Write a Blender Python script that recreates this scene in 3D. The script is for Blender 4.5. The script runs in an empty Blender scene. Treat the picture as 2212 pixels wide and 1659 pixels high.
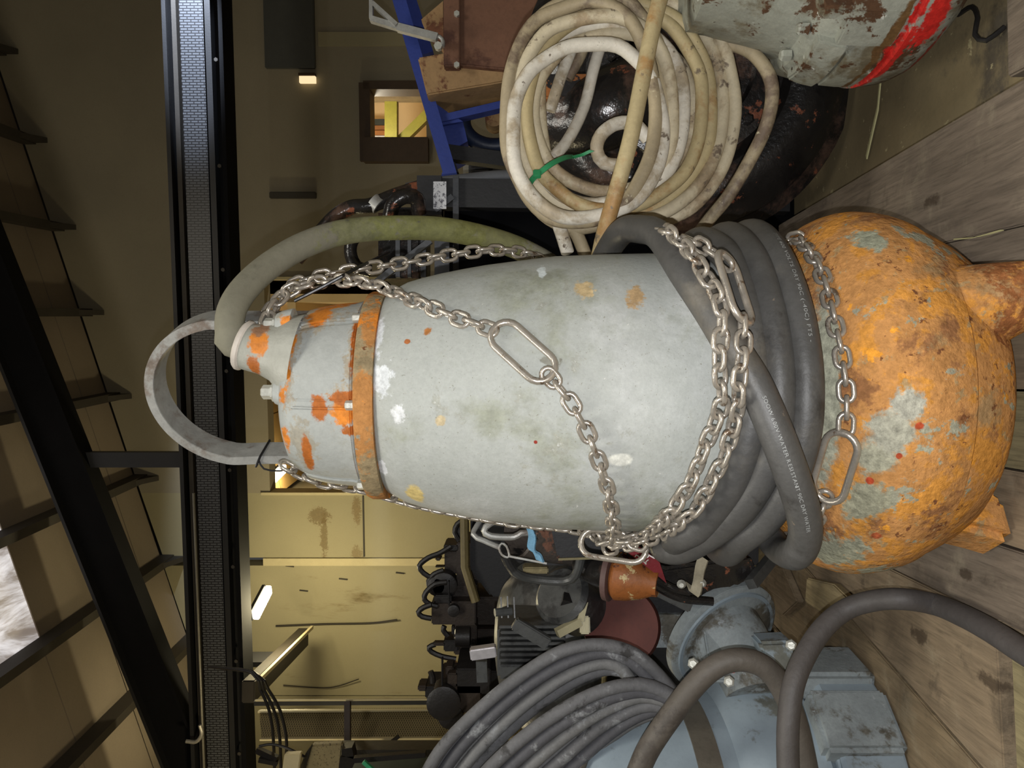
import bpy, bmesh, math, random
from mathutils import Vector as V, Matrix, Quaternion
random.seed(7)
S = bpy.context.scene
C = S.collection
PI = math.pi
F = 1650.0            # focal length in pixels of the 2212 px long side
H = 0.95              # height of the lens above the timber deck

# ------------------------------------------------------------------ camera, world, lights, exposure
cd = bpy.data.cameras.new('camera'); cam = bpy.data.objects.new('camera', cd); C.objects.link(cam)
cd.sensor_width = 36.0; cd.lens = 36.0 * F / 2212.0; cd.clip_start = 0.02; cd.clip_end = 100
# the phone was held on its side: the picture's left is up, its top is the room's right
cam.matrix_world = Matrix(((0, 1, 0, 0), (0, 0, -1, 0), (-1, 0, 0, H), (0, 0, 0, 1)))
S.camera = cam
w = bpy.data.worlds.new('world'); S.world = w; w.use_nodes = True
w.node_tree.nodes['Background'].inputs[0].default_value = (0.92, 0.9, 0.86, 1)
w.node_tree.nodes['Background'].inputs[1].default_value = 0.05
S.view_settings.view_transform = 'Standard'; S.view_settings.look = 'None'
S.view_settings.gamma = 1.0; S.view_settings.exposure = 0.0
S.view_settings.use_curve_mapping = False

def lamp(name, kind, loc, power, col=(1, 1, 1), size=0.1, rot=None, sizey=None, spot=None):
    l = bpy.data.lights.new(name, kind); l.energy = power; l.color = col
    if kind == 'AREA':
        l.size = size
        if sizey: l.shape = 'RECTANGLE'; l.size_y = sizey
    else: l.shadow_soft_size = size
    if spot: l.spot_size = spot; l.spot_blend = 0.5
    o = bpy.data.objects.new(name, l); C.objects.link(o); o.location = loc
    if rot: o.rotation_euler = rot
    return o
lamp('phone_flash', 'POINT', (-0.045, 0.0, H + 0.005), 82, (0.99, 0.99, 1.0), 0.006)
FILL = [((-1.2, 0.2, 4.3), 75), ((1.6, -0.6, 4.8), 75)]
for p_, e_ in FILL:                                   # unseen fill lights added behind the photographer to lift the ambient
    lamp('fill_light', 'AREA', p_, e_, (1.0, 0.96, 0.86), 1.2)

lamp('wall_fill_light', 'POINT', (0.9, 3.2, 5.1), 75, (1.0, 0.9, 0.72), .3)  # added fill under the roof, brightens the back wall
# ------------------------------------------------------------------ helpers: points
def P(x, y, d):
    return V(((829.5 - y) / F * d, d, H + (1106 - x) / F * d))
PSI = 0.09
CS, SN = math.cos(PSI), math.sin(PSI)
def hall(s, q, z):          # hall axes: s along the back wall (right), q away, z above deck
    return V((s * CS + q * SN, -s * SN + q * CS, z))
def onq(x, y, q):           # the point of a plane parallel to the back wall that shows at x, y
    a = (829.5 - y) / F; t = q / (a * SN + CS)
    return P(x, y, t)
AX, AY = -0.018, 1.65
def oncyl(x, y, R, far=False, cx=AX, cy=AY):
    a = (829.5 - y) / F
    A = a * a + 1; B = -2 * (a * cx + cy); Cc = cx * cx + cy * cy - R * R
    D = B * B - 4 * A * Cc
    if D <= 0:
        t = -B / (2 * A); p = P(x, y, t); h = V((p.x - cx, p.y - cy, 0))
        h = h.normalized() * R
        return V((cx + h.x, cy + h.y, p.z))
    t = (-B + (1 if far else -1) * math.sqrt(D)) / (2 * A)
    return P(x, y, t)
PROF = [(0.263, .216), (.219, .236), (.151, .254), (.054, .272), (-.09, .290), (-.285, .296), (-.38, .292), (-.45, .275), (-.50, .262),
        (-.54, .27), (-.575, .305), (-.61, .345), (-.65, .37), (-.70, .381), (-.75, .376), (-.80, .358), (-.835, .338), (-.85, .33), (-.88, .31), (-.91, .27)]
def rprof(z):
    z -= H
    if z >= PROF[0][0]: return .2
    for (z0, r0), (z1, r1) in zip(PROF, PROF[1:]):
        if z <= z0 and z >= z1: return r0 + (r1 - r0) * (z0 - z) / (z0 - z1)
    return .27
def onsurf(x, y, off):
    R = .29
    for _ in range(12):
        p = oncyl(x, y, R); R = .5 * R + .5 * (rprof(p.z) + off)
    return oncyl(x, y, R)

def smooth(pts, step=0.02, closed=False):
    pts = [V(p) for p in pts]; n = len(pts); out = []
    rng = range(n if closed else n - 1)
    for i in rng:
        p1, p2 = pts[i], pts[(i + 1) % n]
        p0 = pts[i - 1] if (i > 0 or closed) else p1 + (p1 - p2)
        p3 = pts[(i + 2) % n] if (i + 2 < n or closed) else p2 + (p2 - p1)
        k = max(2, int((p2 - p1).length / step))
        for j in range(k):
            t = j / k
            out.append(.5 * ((2 * p1) + (p2 - p0) * t + (2 * p0 - 5 * p1 + 4 * p2 - p3) * t * t + (3 * p1 - p0 - 3 * p2 + p3) * t ** 3))
    if not closed: out.append(pts[-1])
    return out
def resample(pts, step):
    out = [pts[0].copy()]; acc = 0
    for a, b in zip(pts, pts[1:]):
        L = (b - a).length
        if L < 1e-9: continue
        d = step - acc
        while d <= L:
            out.append(a + (b - a) * (d / L)); d += step
        acc = (acc + L) % step if True else 0
        acc = L - (d - step)
    return out

# ------------------------------------------------------------------ helpers: mesh builder
class MB:
    def __init__(s): s.v = []; s.f = []
    def add(s, vs, fs):
        o = len(s.v); s.v += [V(p) for p in vs]; s.f += [tuple(i + o for i in f) for f in fs]; return s
    def tube(s, pts, r, seg=10, closed=False, flat=None):
        pts = [V(p) for p in pts]; n = len(pts)
        rr = r if callable(r) else (lambda t: r)
        T = []
        for i in range(n):
            a = pts[i - 1] if (i or closed) else pts[0]; b = pts[(i + 1) % n] if (i < n - 1 or closed) else pts[-1]
            t = (b - a); T.append(t.normalized() if t.length > 1e-9 else V((0, 0, 1)))
        up = V((0, 0, 1)) if abs(T[0].z) < .9 else V((1, 0, 0))
        N = (up - T[0] * up.dot(T[0])).normalized(); vs = []; fs = []
        frames = []
        for i in range(n):
            N = (N - T[i] * N.dot(T[i])).normalized(); B = T[i].cross(N); frames.append((N.copy(), B.copy()))
        tw = 0
        if closed:
            q = frames[0][0]; N2 = (frames[-1][0] - T[0] * frames[-1][0].dot(T[0])).normalized()
            tw = math.atan2(N2.cross(q).dot(T[0]), N2.dot(q))
        for i in range(n):
            N, B = frames[i]; a0 = tw * i / n; R = rr(i / max(1, n - 1))
            for k in range(seg):
                a = 2 * PI * k / seg + a0
                f = (R, R) if not flat else (R, R * flat)
                vs.append(pts[i] + N * math.cos(a) * f[0] + B * math.sin(a) * f[1])
        m = n if closed else n - 1
        for i in range(m):
            for k in range(seg):
                a = i * seg + k; b = i * seg + (k + 1) % seg; c = ((i + 1) % n) * seg + (k + 1) % seg; d = ((i + 1) % n) * seg + k
                fs.append((a, b, c, d))
        if not closed:
            fs.append(tuple(range(seg))[::-1]); fs.append(tuple((n - 1) * seg + k for k in range(seg)))
        return s.add(vs, fs)
    def lathe(s, prof, c, axis=(0, 0, 1), seg=48, a0=0, a1=2 * PI, cap=True):
        ax = V(axis).normalized(); q = V((0, 0, 1)).rotation_difference(ax); c = V(c); vs = []; fs = []
        full = abs(a1 - a0 - 2 * PI) < 1e-6; m = seg if full else seg + 1
        for z, r in prof:
            for k in range(m):
                a = a0 + (a1 - a0) * k / seg
                vs.append(c + q @ V((math.cos(a) * r, math.sin(a) * r, z)))
        for i in range(len(prof) - 1):
            for k in range(seg):
                k2 = (k + 1) % m
                fs.append((i * m + k, i * m + k2, (i + 1) * m + k2, (i + 1) * m + k))
        if cap and full:
            fs.append(tuple(range(m))[::-1]); fs.append(tuple((len(prof) - 1) * m + k for k in range(m)))
        return s.add(vs, fs)
    def box(s, c, size, rot=None):
        c = V(c); hx, hy, hz = [k / 2 for k in size]
        M = rot.to_matrix() if isinstance(rot, Quaternion) else (Matrix.Rotation(rot, 3, 'Z') if isinstance(rot, (int, float)) and rot else (rot if rot else Matrix.Identity(3)))
        vs = [c + M @ V((x, y, z)) for x in (-hx, hx) for y in (-hy, hy) for z in (-hz, hz)]
        return s.add(vs, [(0, 1, 3, 2), (4, 6, 7, 5), (0, 4, 5, 1), (2, 3, 7, 6), (0, 2, 6, 4), (1, 5, 7, 3)])
    def bar(s, a, b, wd, ht, up=(0, 0, 1)):
        a, b = V(a), V(b); t = (b - a).normalized(); u = V(up); u = (u - t * u.dot(t)).normalized(); x = t.cross(u)
        vs = [p + x * (sx * wd / 2) + u * (su * ht / 2) for p in (a, b) for sx, su in ((-1, -1), (1, -1), (1, 1), (-1, 1))]
        return s.add(vs, [(3, 2, 1, 0), (4, 5, 6, 7), (0, 1, 5, 4), (1, 2, 6, 5), (2, 3, 7, 6), (3, 0, 4, 7)])
    def prism(s, poly, thick):           # poly: 3-D outline in one plane, thick: vector
        n = len(poly); t = V(thick); vs = [V(p) for p in poly] + [V(p) + t for p in poly]
        fs = [tuple(range(n))[::-1], tuple(range(n, 2 * n))] + [(i, (i + 1) % n, n + (i + 1) % n, n + i) for i in range(n)]
        return s.add(vs, fs)
    def ribbon(s, pts, wdir, wd, th):    # flat bar swept along pts; wdir: width direction
        wdir = V(wdir).normalized(); vs = []; n = len(pts)
        for i in range(n):
            t = (pts[min(i + 1, n - 1)] - pts[max(i - 1, 0)]).normalized(); u = t.cross(wdir).normalized()
            for a, b in ((-1, -1), (1, -1), (1, 1), (-1, 1)): vs.append(pts[i] + wdir * (a * wd / 2) + u * (b * th / 2))
        fs = [(0, 1, 2, 3), tuple((n - 1) * 4 + k for k in (3, 2, 1, 0))]
        for i in range(n - 1):
            for k in range(4): fs.append((i * 4 + (k + 1) % 4, i * 4 + k, (i + 1) * 4 + k, (i + 1) * 4 + (k + 1) % 4))
        return s.add(vs, fs)
    def mesh(s, name, m, off=V((0, 0, 0)), ang=35, bevel=0):
        me = bpy.data.meshes.new(name); me.from_pydata([p - off for p in s.v], [], s.f)
        bm = bmesh.new(); bm.from_mesh(me)
        bmesh.ops.recalc_face_normals(bm, faces=bm.faces)
        if bevel:
            es = [e for e in bm.edges if len(e.link_faces) == 2 and e.calc_face_angle(0) > math.radians(40)]
            bmesh.ops.bevel(bm, geom=es, offset=bevel, segments=2, affect='EDGES', clamp_overlap=True)
        bm.to_mesh(me); bm.free()
        me.materials.append(m); me.shade_smooth(); me.set_sharp_from_angle(angle=math.radians(ang))
        return me
def link(name, me, loc=(0, 0, 0), parent=None):
    o = bpy.data.objects.new(name, me); C.objects.link(o); o.location = loc
    if parent: o.parent = parent
    return o
WL = {}
def wloc(o):
    p = V((0, 0, 0))
    while o: p += V(o.location); o = o.parent
    return p
def part(name, mb, m, parent, ang=35, bevel=0, label=None):
    o = link(name, mb.mesh(name, m, wloc(parent), ang, bevel), (0, 0, 0), parent)
    if label: o['label'] = label
    return o
def tag(o, label, cat, group=None):
    o['label'] = label; o['category'] = cat
    if group: o['group'] = group
    return o
def thing(name, loc, label, cat, group=None):
    o = bpy.data.objects.new(name, None); C.objects.link(o); o.location = loc; o.empty_display_size = .05
    return tag(o, label, cat, group)
def solo(name, mb, m, label, cat, group=None, ang=35, bevel=0, org=None):
    if org is None:
        n = len(mb.v); c = sum(mb.v, V((0, 0, 0))) / n; org = V((c.x, c.y, min(p.z for p in mb.v)))
    o = link(name, mb.mesh(name, m, V(org), ang, bevel), org)
    return tag(o, label, cat, group)
def struct(name, mb, m, parent=None, ang=35, bevel=0):
    if parent: o = part(name, mb, m, parent, ang, bevel)
    else:
        o = link(name, mb.mesh(name, m, V((0, 0, 0)), ang, bevel)); o['kind'] = 'structure'
    return o

# ------------------------------------------------------------------ helpers: materials
def lin(c):
    return tuple(((k / 255) / 12.92 if k / 255 <= .04045 else ((k / 255 + .055) / 1.055) ** 2.4) for k in c)
class NT:
    def __init__(s, name):
        s.m = bpy.data.materials.new(name); s.m.use_nodes = True; s.nt = s.m.node_tree
        s.b = s.nt.nodes['Principled BSDF']; s.pos = s.nt.nodes.new('ShaderNodeNewGeometry').outputs['Position']
    def n(s, t, **k):
        o = s.nt.nodes.new(t)
        for a, b in k.items(): setattr(o, a, b)
        return o
    def set(s, sock, v):
        if hasattr(v, 'is_output') or isinstance(v, bpy.types.NodeSocket): s.nt.links.new(v, sock)
        elif isinstance(v, (tuple, list)) and len(v) == 3 and sock.type == 'RGBA': sock.default_value = (*v, 1)
        else: sock.default_value = v
    def math(s, op, a, b=0.0, clamp=False):
        o = s.n('ShaderNodeMath', operation=op, use_clamp=clamp); s.set(o.inputs[0], a); s.set(o.inputs[1], b); return o.outputs[0]
    def vm(s, op, a, b):
        o = s.n('ShaderNodeVectorMath', operation=op); s.set(o.inputs[0], a); s.set(o.inputs[1], b); return o.outputs
    def noise(s, scale, detail=5, rough=.6, dist=0, vec=None, col=False):
        o = s.n('ShaderNodeTexNoise'); s.set(o.inputs['Vector'], vec if vec is not None else s.pos)
        o.inputs['Scale'].default_value = scale; o.inputs['Detail'].default_value = detail
        o.inputs['Roughness'].default_value = rough; o.inputs['Distortion'].default_value = dist
        return o.outputs['Color' if col else 'Fac']
    def nz(s, *a, gain=1.75, **k):
        return s.math('ADD', s.math('MULTIPLY', s.math('SUBTRACT', s.noise(*a, **k), .5), gain), .5, True)
    def stretch(s, v): return s.vm('MULTIPLY', s.pos, v)[0]
    def step(s, f, lo, hi):
        o = s.n('ShaderNodeMapRange', interpolation_type='SMOOTHSTEP'); s.set(o.inputs[0], f)
        o.inputs[1].default_value = lo; o.inputs[2].default_value = hi; return o.outputs[0]
    def mix(s, f, a, b):
        o = s.n('ShaderNodeMix', data_type='RGBA'); s.set(o.inputs[0], f); s.set(o.inputs[6], a); s.set(o.inputs[7], b); return o.outputs[2]
    def splat(s, pt, rad, soft=.25, wob=.9, nz=None):
        d = s.vm('SUBTRACT', s.pos, tuple(pt))[0]; rad = rad if isinstance(rad, (tuple, list)) else (rad,) * 3
        d = s.vm('DIVIDE', d, tuple(rad))[0]; L = s.vm('LENGTH', d, (0, 0, 0))[1]
        nz = nz if nz is not None else s.noise(14, 6, .65)
        e = s.math('ADD', L, s.math('MULTIPLY', s.math('SUBTRACT', nz, .5), wob * 2.6))
        return s.step(e, 1.0, 1.0 - soft)
    def bump(s, h, strength, dist=.01):
        o = s.n('ShaderNodeBump'); s.set(o.inputs['Height'], h); o.inputs['Strength'].default_value = strength; o.inputs['Distance'].default_value = dist
        s.nt.links.new(o.outputs[0], s.b.inputs['Normal'])
    def done(s, col, rough=.5, metal=0.0, spec=None):
        s.set(s.b.inputs['Base Color'], col); s.set(s.b.inputs['Roughness'], rough); s.set(s.b.inputs['Metallic'], metal)
        if spec is not None: s.b.inputs['Specular IOR Level'].default_value = spec
        return s.m
def paint(name, c, rough=.5, metal=0.0, var=.25, sc=9, bump=.15, bsc=70, patches=(), splats=(), spec=None, grain=.0, stretch=None):
    """base colour with value variation; patches: (colour, scale, threshold, softness); splats: (point, radii, colour)"""
    t = NT(name); c = lin(c)
    vec = t.stretch(stretch) if stretch else None
    col = t.mix(t.nz(sc, 6, .65, vec=vec), tuple(k * (1 - var) for k in c), tuple(min(1, k * (1 + var)) for k in c))
    fine = t.noise(bsc, 3, .6)
    col = t.mix(t.math('MULTIPLY', t.step(fine, .45, .7), min(1, var * 1.1)), col, tuple(k * .62 for k in c))
    for p in patches:
        pc, psc, th, so = p[:4]; v2 = t.stretch(p[4]) if len(p) > 4 else None
        f = t.step(t.nz(psc, 8, .68, .2, v2), th, th + so)
        pc = lin(pc)
        pcol = t.mix(t.nz(psc * 6, 5, .7), tuple(k * .62 for k in pc), tuple(min(1, k * 1.3) for k in pc))
        col = t.mix(f, col, pcol)
    if splats:
        nz = t.math('ADD', t.math('MULTIPLY', t.nz(16, 6, .65), .5), t.math('MULTIPLY', t.nz(62, 6, .7), .5)); n3 = t.nz(60, 5, .7)
        for sp in splats:
            pt, rad, pc = sp[:3]; pc = lin(pc)
            pcol = t.mix(n3, tuple(k * .6 for k in pc), tuple(min(1, k * 1.35) for k in pc))
            f = t.splat(pt, rad, .35, sp[3] if len(sp) > 3 else .9, nz)
            if len(sp) > 4: f = t.math('MULTIPLY', f, sp[4])
            col = t.mix(f, col, pcol)
    if grain:
        gn = t.nz(170, 4, .75, gain=2.2); g2 = t.nz(60, 4, .7, gain=2.0)
        gm = t.math('ADD', 1 - grain, t.math('MULTIPLY', t.math('ADD', gn, g2), grain))
        mu = t.n('ShaderNodeVectorMath', operation='SCALE'); t.set(mu.inputs[0], col); t.set(mu.inputs['Scale'], gm); col = mu.outputs[0]
    if bump: t.bump(t.math('ADD', fine, t.noise(sc * 2, 4)), bump, .004)
    return t.done(col, rough, metal, spec)
def emit(name, c, strength):
    t = NT(name); t.set(t.b.inputs['Emission Color'], c); t.b.inputs['Emission Strength'].default_value = strength
    return t.done(c, .5)
def resample(pts, step):
    L = [0]
    for a, b in zip(pts, pts[1:]): L.append(L[-1] + (b - a).length)
    out = []; i = 0; n = int(L[-1] / step)
    for k in range(n + 1):
        d = k * step
        while i < len(pts) - 2 and L[i + 1] < d: i += 1
        out.append(pts[i] + (pts[i + 1] - pts[i]) * ((d - L[i]) / max(1e-9, L[i + 1] - L[i])))
    return out
def pp(lst, d): return [P(x, y, d) for x, y in lst]
def wall_s(y, q=9.0):
    p = onq(1106, y, q); return p.x * CS - p.y * SN
def wall_z(x, y, q=9.0): return onq(x, y, q).z
def roofz(s): return H + 5.07 + .283 * s

# ------------------------------------------------------------------ materials
M = {}
M['wall'] = paint('wall_paint', (160, 152, 122), .8, var=.08, sc=.8, bump=.05, patches=[((116, 100, 66), 1.1, .74, .2, (1.6, 1.6, .35))],
    splats=[(onq(690, 1115, 9), (.12, .3, .14), (112, 92, 56), .8, .7), (onq(700, 1160, 9), (.3, .3, .05), (112, 92, 56), .9, .7), (onq(770, 1100, 9), (.22, .3, .06), (120, 98, 60), .9, .7), (onq(770, 1195, 9), (.1, .3, .08), (120, 98, 60), .9, .6)])
M['wall_dim'] = paint('wall_concrete', (150, 142, 122), .85, var=.12, sc=.9, bump=.05)
M['trim'] = paint('trim_paint', (196, 184, 146), .7, var=.08)
M['roof'] = paint('roof_sheet', (134, 122, 106), .75, var=.15, sc=.7, bump=.03)
M['black_steel'] = paint('black_steel', (26, 26, 28), .55, var=.3, sc=4)
M['shaded_beam_black'] = paint('shaded_beam_black', (12, 12, 14), .85, var=.3, sc=4, spec=.15)  # darker copy of the black steel, shade put into the beam colour
M['black_gloss'] = paint('black_oily_paint', (34, 32, 31), .24, var=.4, sc=14, bump=.5, bsc=40, patches=[((88, 68, 58), 5, .52, .25), ((136, 82, 60), 9, .70, .06)])
M['purlin'] = paint('purlin_steel', (52, 47, 40), .7, var=.25, sc=3)
M['timber'] = None
def timber(name, c, ang=0.0):
    t = NT(name); c = lin(c)
    g = t.noise(9, 8, .7, .4, t.stretch((5.5, .5, 3)))
    g2 = t.noise(30, 4, .6, 0, t.stretch((7, .35, 2)))
    col = t.mix(t.step(g, .3, .72), tuple(k * .72 for k in c), tuple(k * 1.15 for k in c))
    col = t.mix(t.math('MULTIPLY', t.step(g2, .5, .7), .45), col, tuple(k * .4 for k in c))
    col = t.mix(t.math('MULTIPLY', t.step(t.noise(3.2, 6, .65, .5), .5, .72), .6), col, tuple(k * j for k, j in zip(c, (.42, .42, .45))))
    col = t.mix(t.math('MULTIPLY', t.step(t.noise(38, 5, .7), .69, .78), .6), col, lin((190, 178, 150)))
    col = t.mix(t.math('MULTIPLY', t.step(t.nz(7, 8, .7, .3), .55, .9), .4), col, lin((166, 156, 132)))
    col = t.mix(t.math('MULTIPLY', t.step(t.nz(4.3, 8, .7, .3), .58, .8), .6), col, lin((70, 62, 52)))
    nk = t.nz(30, 5, .7)
    for kp, kr in (((-.586, 1.773, 0), (.022, .05, .05)), ((-.593, 1.516, 0), (.02, .04, .05)), ((-.40, 1.60, 0), (.014, .03, .05)), ((.42, 1.75, 0), (.016, .04, .05)), ((-.85, 1.9, 0), (.02, .05, .05))):
        col = t.mix(t.math('MULTIPLY', t.splat(kp, kr, .5, .5, nk), .75), col, lin((62, 50, 38)))
    t.bump(t.math('ADD', g, g2), .35, .004)
    return t.done(col, .8, 0, .25)
TIM = [timber('timber_%s' % n, c) for n, c in (('umber', (140, 123, 100)), ('olive', (142, 131, 98)), ('grey', (122, 110, 96)), ('tan', (134, 117, 92)))]
M['floor'] = paint('dusty_concrete_floor', (128, 114, 84), .8, var=.18, sc=2.2, bump=.12, patches=[((84, 76, 62), 2.4, .56, .2), ((170, 158, 120), 26, .72, .05)])

# ------------------------------------------------------------------ the setting
mb = MB(); mb.box((0, 3.5, -.17), (17, 19, .1)); floor = struct('floor', mb, M['floor'])
# timber deck, each plank its own piece
deck = thing('timber_deck', (0, 2, -.12), 'dirty deck of loose timber planks under the rusty pump', 'deck')
seams = [(.575, .575), (.335, .30), (.133, .133), (-.012, -.012), (-.163, -.163), (-.315, -.312), (-.462, -.462), (-.665, -.79), (-.93, -.98), (-1.2, -1.2), (-1.5, -1.5), (-1.8, -1.8)]
rnd = random.Random(3)
for i, ((a0, b0), (a1, b1)) in enumerate(zip(seams, seams[1:])):
    g = .0022; far = [3.3, 3.0, 3.2, 3.1, 2.9, 2.75, 2.9, 2.85, 3.0, 3.1, 3.2][i]; near = [.7, .7, .7, .7, .7, .7, .7, .7, .7, .7, .7][i]
    # x at far row (d=2.12) is a*, near row (d=1.5) b*
    def xs(f, n, y): return n + (f - n) * (y - 1.5) / .62
    dz = rnd.uniform(-.004, .003) - (.008 if i == 0 else 0)
    mb = MB()
    if i == 6:   # board with its near end sawn off at a slant
        near = 1.50
    mb.prism([V((xs(a0, b0, near) - g, near, dz)), V((xs(a0, b0, far) - g, far, dz)), V((xs(a1, b1, far) + g, far + rnd.uniform(-.06, .06), dz)), V((xs(a1, b1, near) + g, near + (-.03 if i == 6 else 0), dz))], (0, 0, -.115))
    part('plank', mb, TIM[[2, 2, 0, 1, 0, 2, 0, 3, 0, 2, 3][i]], deck, bevel=.003)
mb = MB(); mb.prism([V((-.50, .7, -.003)), V((-.50, 1.46, -.003)), V((-.79, 1.44, -.003)), V((-.79, .7, -.003))], (0, 0, -.112)); part('plank', mb, TIM[1], deck, bevel=.003)
# split boards lying between the pump and the left wall
chip = timber('timber_pale', (178, 160, 122))
for k, (poly, lb) in enumerate((([(1742, 1248), (1800, 1262), (1858, 1318), (1798, 1340), (1738, 1300)], 'pale split board end lying left of the rusty volute'),
                                ([(1650, 1214), (1690, 1226), (1722, 1300), (1690, 1330), (1640, 1262)], 'brown wedge of broken board behind the pale split board end'))):
    mb = MB(); pts = []
    for x, y in poly:
        p = P(x, y, 1.0); t = (H - .028) / (H - p.z) if p.z < H else 2; pts.append(V((p.x * t, p.y * t, .028)))
    mb.prism(pts, (0, 0, -.025)); solo('board_offcut', mb, chip if k == 0 else TIM[0], lb, 'timber', bevel=.004)
mb = MB(); q_ = [(2172, -40), (2250, -40), (2250, 130), (2176, 168)]; pts = []
for x, y in q_:
    p = P(x, y, 1.0); t = (H + .07) / (H - p.z); pts.append(V((p.x * t, p.y * t, -.07)))
mb.prism(pts, (0, 0, -.05)); solo('board_offcut', mb, TIM[2], 'greyish board end on the floor right of the deck', 'timber', bevel=.004)
# straw on the floor and on the deck
def onfloor(x, y, z):
    p = P(x, y, 1.0); t = (H - z) / (H - p.z); return V((p.x * t, p.y * t, z))
straw = paint('straw', (196, 190, 140), .7, var=.15)
mb = MB(); mb.ribbon([onfloor(1902, 172, -.112), onfloor(1896, 235, -.112), onfloor(1872, 340, -.112)], (1, .3, 0), .012, .004)
solo('straw_blade', mb, straw, 'long pale straw blade on the floor right of the deck', 'straw')
mb = MB(); mb.ribbon(smooth([onfloor(2062, 517, .003), onfloor(2110, 512, .012), onfloor(2165, 497, .004)]), (.2, 1, 0), .009, .003)
solo('straw_blade', mb, straw, 'short pale wood splinter beside the right edge of the rusty volute', 'straw')
# the thin black cable on the floor at top right
blk = paint('black_rubber', (34, 32, 31), .5, var=.3)
mb = MB(); mb.tube(smooth([onfloor(2070, 32, -.115), onfloor(2100, 15, -.10), onfloor(2112, 40, -.08), onfloor(2106, 75, -.07), onfloor(2130, 88, -.08), onfloor(2170, 58, -.112)]), .0055, 8)
solo('wire_end', mb, blk, 'thin curled black wire on the floor below the red painted casing', 'wire')

# back wall in pieces round its window and the opening to the next bay
wallb = bpy.data.objects.new('wall_back', None); C.objects.link(wallb); wallb['kind'] = 'structure'
def wpanel(poly, m, q0=9.0, th=.22, name='wall_panel', bevel=0.0):
    mb = MB(); mb.prism([hall(s, q0, z) for s, z in poly], V((SN * th, CS * th, 0))); return struct(name, mb, m, wallb, bevel=bevel)
s600, s1065, s1213 = wall_s(602), wall_s(1065), wall_s(1213)
wy0, wy1 = wall_s(350), wall_s(182)                 # window jambs (left, right)
wz0, wz1 = wall_z(921, 260), wall_z(788, 260)       # window sill, head
s260 = wall_s(60)
g = .012
beamz = H + 2.62
def top(s): return roofz(s) - .02
# right of the opening
wpanel([(s600, -.12), (wy0, -.12), (wy0, top(wy0)), (s600, top(s600))], M['wall_dim'])
wpanel([(wy0, -.12), (wy1, -.12), (wy1, wz0), (wy0, wz0)], M['wall_dim'])
wpanel([(wy0, wz1), (wy1, wz1), (wy1, top(wy1)), (wy0, top(wy0))], M['wall_dim'])
wpanel([(wy1, -.12), (6, -.12), (6, top(6)), (wy1, top(wy1))], M['wall_dim'])
# above the opening
wpanel([(s1065, H + 2.9), (s600, H + 2.9), (s600, top(s600)), (s1065, top(s1065))], M['wall_dim'])
# left of the opening
wpanel([(s1213 + .05, -.12), (s1065, -.12), (s1065, top(s1065)), (s1213 + .05, top(s1213))], M['wall'])
wpanel([(wall_s(1502), -.12), (s1213 - .05, -.12), (s1213 - .05, top(s1213)), (wall_s(1502), top(wall_s(1502)))], M['wall'])
wpanel([(-7.5, -.12), (wall_s(1502) - g, -.12), (wall_s(1502) - g, top(wall_s(1502))), (-7.5, top(-7.5))], M['wall'])
wpanel([(s1213 - .045, -.12), (s1213 + .045, -.12), (s1213 + .045, H + 3), (s1213 - .045, H + 3)], M['trim'], 8.975, .1, 'pilaster_strip')
wpanel([(s1065 - .02, -.12), (s1065 + .012, -.12), (s1065 + .012, H + 3), (s1065 - .02, H + 3)], M['trim'], 8.97, .24, 'corner_strip')
wpanel([(s600 - .012, -.12), (s600 + .02, -.12), (s600 + .02, H + 3), (s600 - .012, H + 3)], M['trim'], 8.97, .24, 'corner_strip')
wpanel([(s1213 + .06, wall_z(787, 1140)), (s1065 - .03, wall_z(787, 1140)), (s1065 - .03, wall_z(784, 1140)), (s1213 + .06, wall_z(784, 1140))], M['purlin'], 8.99, .02, 'wall_seam')
# a shallow recess line on the right wall
wpanel([(wall_s(100), H + .6), (wall_s(70), H + .6), (wall_s(70), H + 2.2), (wall_s(100), H + 2.2)], M['wall'], 8.985, .02)
mb = MB(); mb.box((0, 0, 0), (.2, 12, 8)); mb.v = [hall(-6.2, 3.5, 3.5) + Matrix.Rotation(-PSI, 3, 'Z') @ p for p in mb.v]; struct('wall_left', mb, M['wall'])
mb = MB(); mb.box((0, 0, 0), (.2, 12, 9)); mb.v = [hall(6.2, 3.5, 4) + Matrix.Rotation(-PSI, 3, 'Z') @ p for p in mb.v]; struct('wall_right', mb, M['wall_dim'])

# the window with a lit room behind it
frame_m = paint('window_frame_brown', (74, 58, 42), .6, var=.2)
win = bpy.data.objects.new('window_1', None); C.objects.link(win); win.location = hall((wy0 + wy1) / 2, 9, wz0); win['kind'] = 'structure'
def hp(s, q, z): return hall(s, q, z)
def hbox(mb, s0, s1, q0, q1, z0, z1):
    mb.prism([hall(s0, q0, z0), hall(s1, q0, z0), hall(s1, q0, z1), hall(s0, q0, z1)], V((SN * (q1 - q0), CS * (q1 - q0), 0))); return mb
fw = .075
for b_ in ((wy0, wy1, wz1 - fw, wz1 + .05), (wy0, wy0 + .03, wz0, wz1), (wy1 - fw, wy1 + .02, wz0, wz1)):
    struct('frame_rail', hbox(MB(), b_[0], b_[1], 8.93, 9.22, b_[2], b_[3]), frame_m, win)
zs0 = wall_s(350); zs1 = wall_s(302)
struct('window_sill', hbox(MB(), zs0 - .02, zs1, 8.86, 9.2, wz0 - .03, wz1), frame_m, win)
lit = paint('lit_room_wall', (240, 214, 170), .8, var=.06, sc=1)
room = bpy.data.objects.new('wall_beyond', None); C.objects.link(room); room['kind'] = 'structure'
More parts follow.
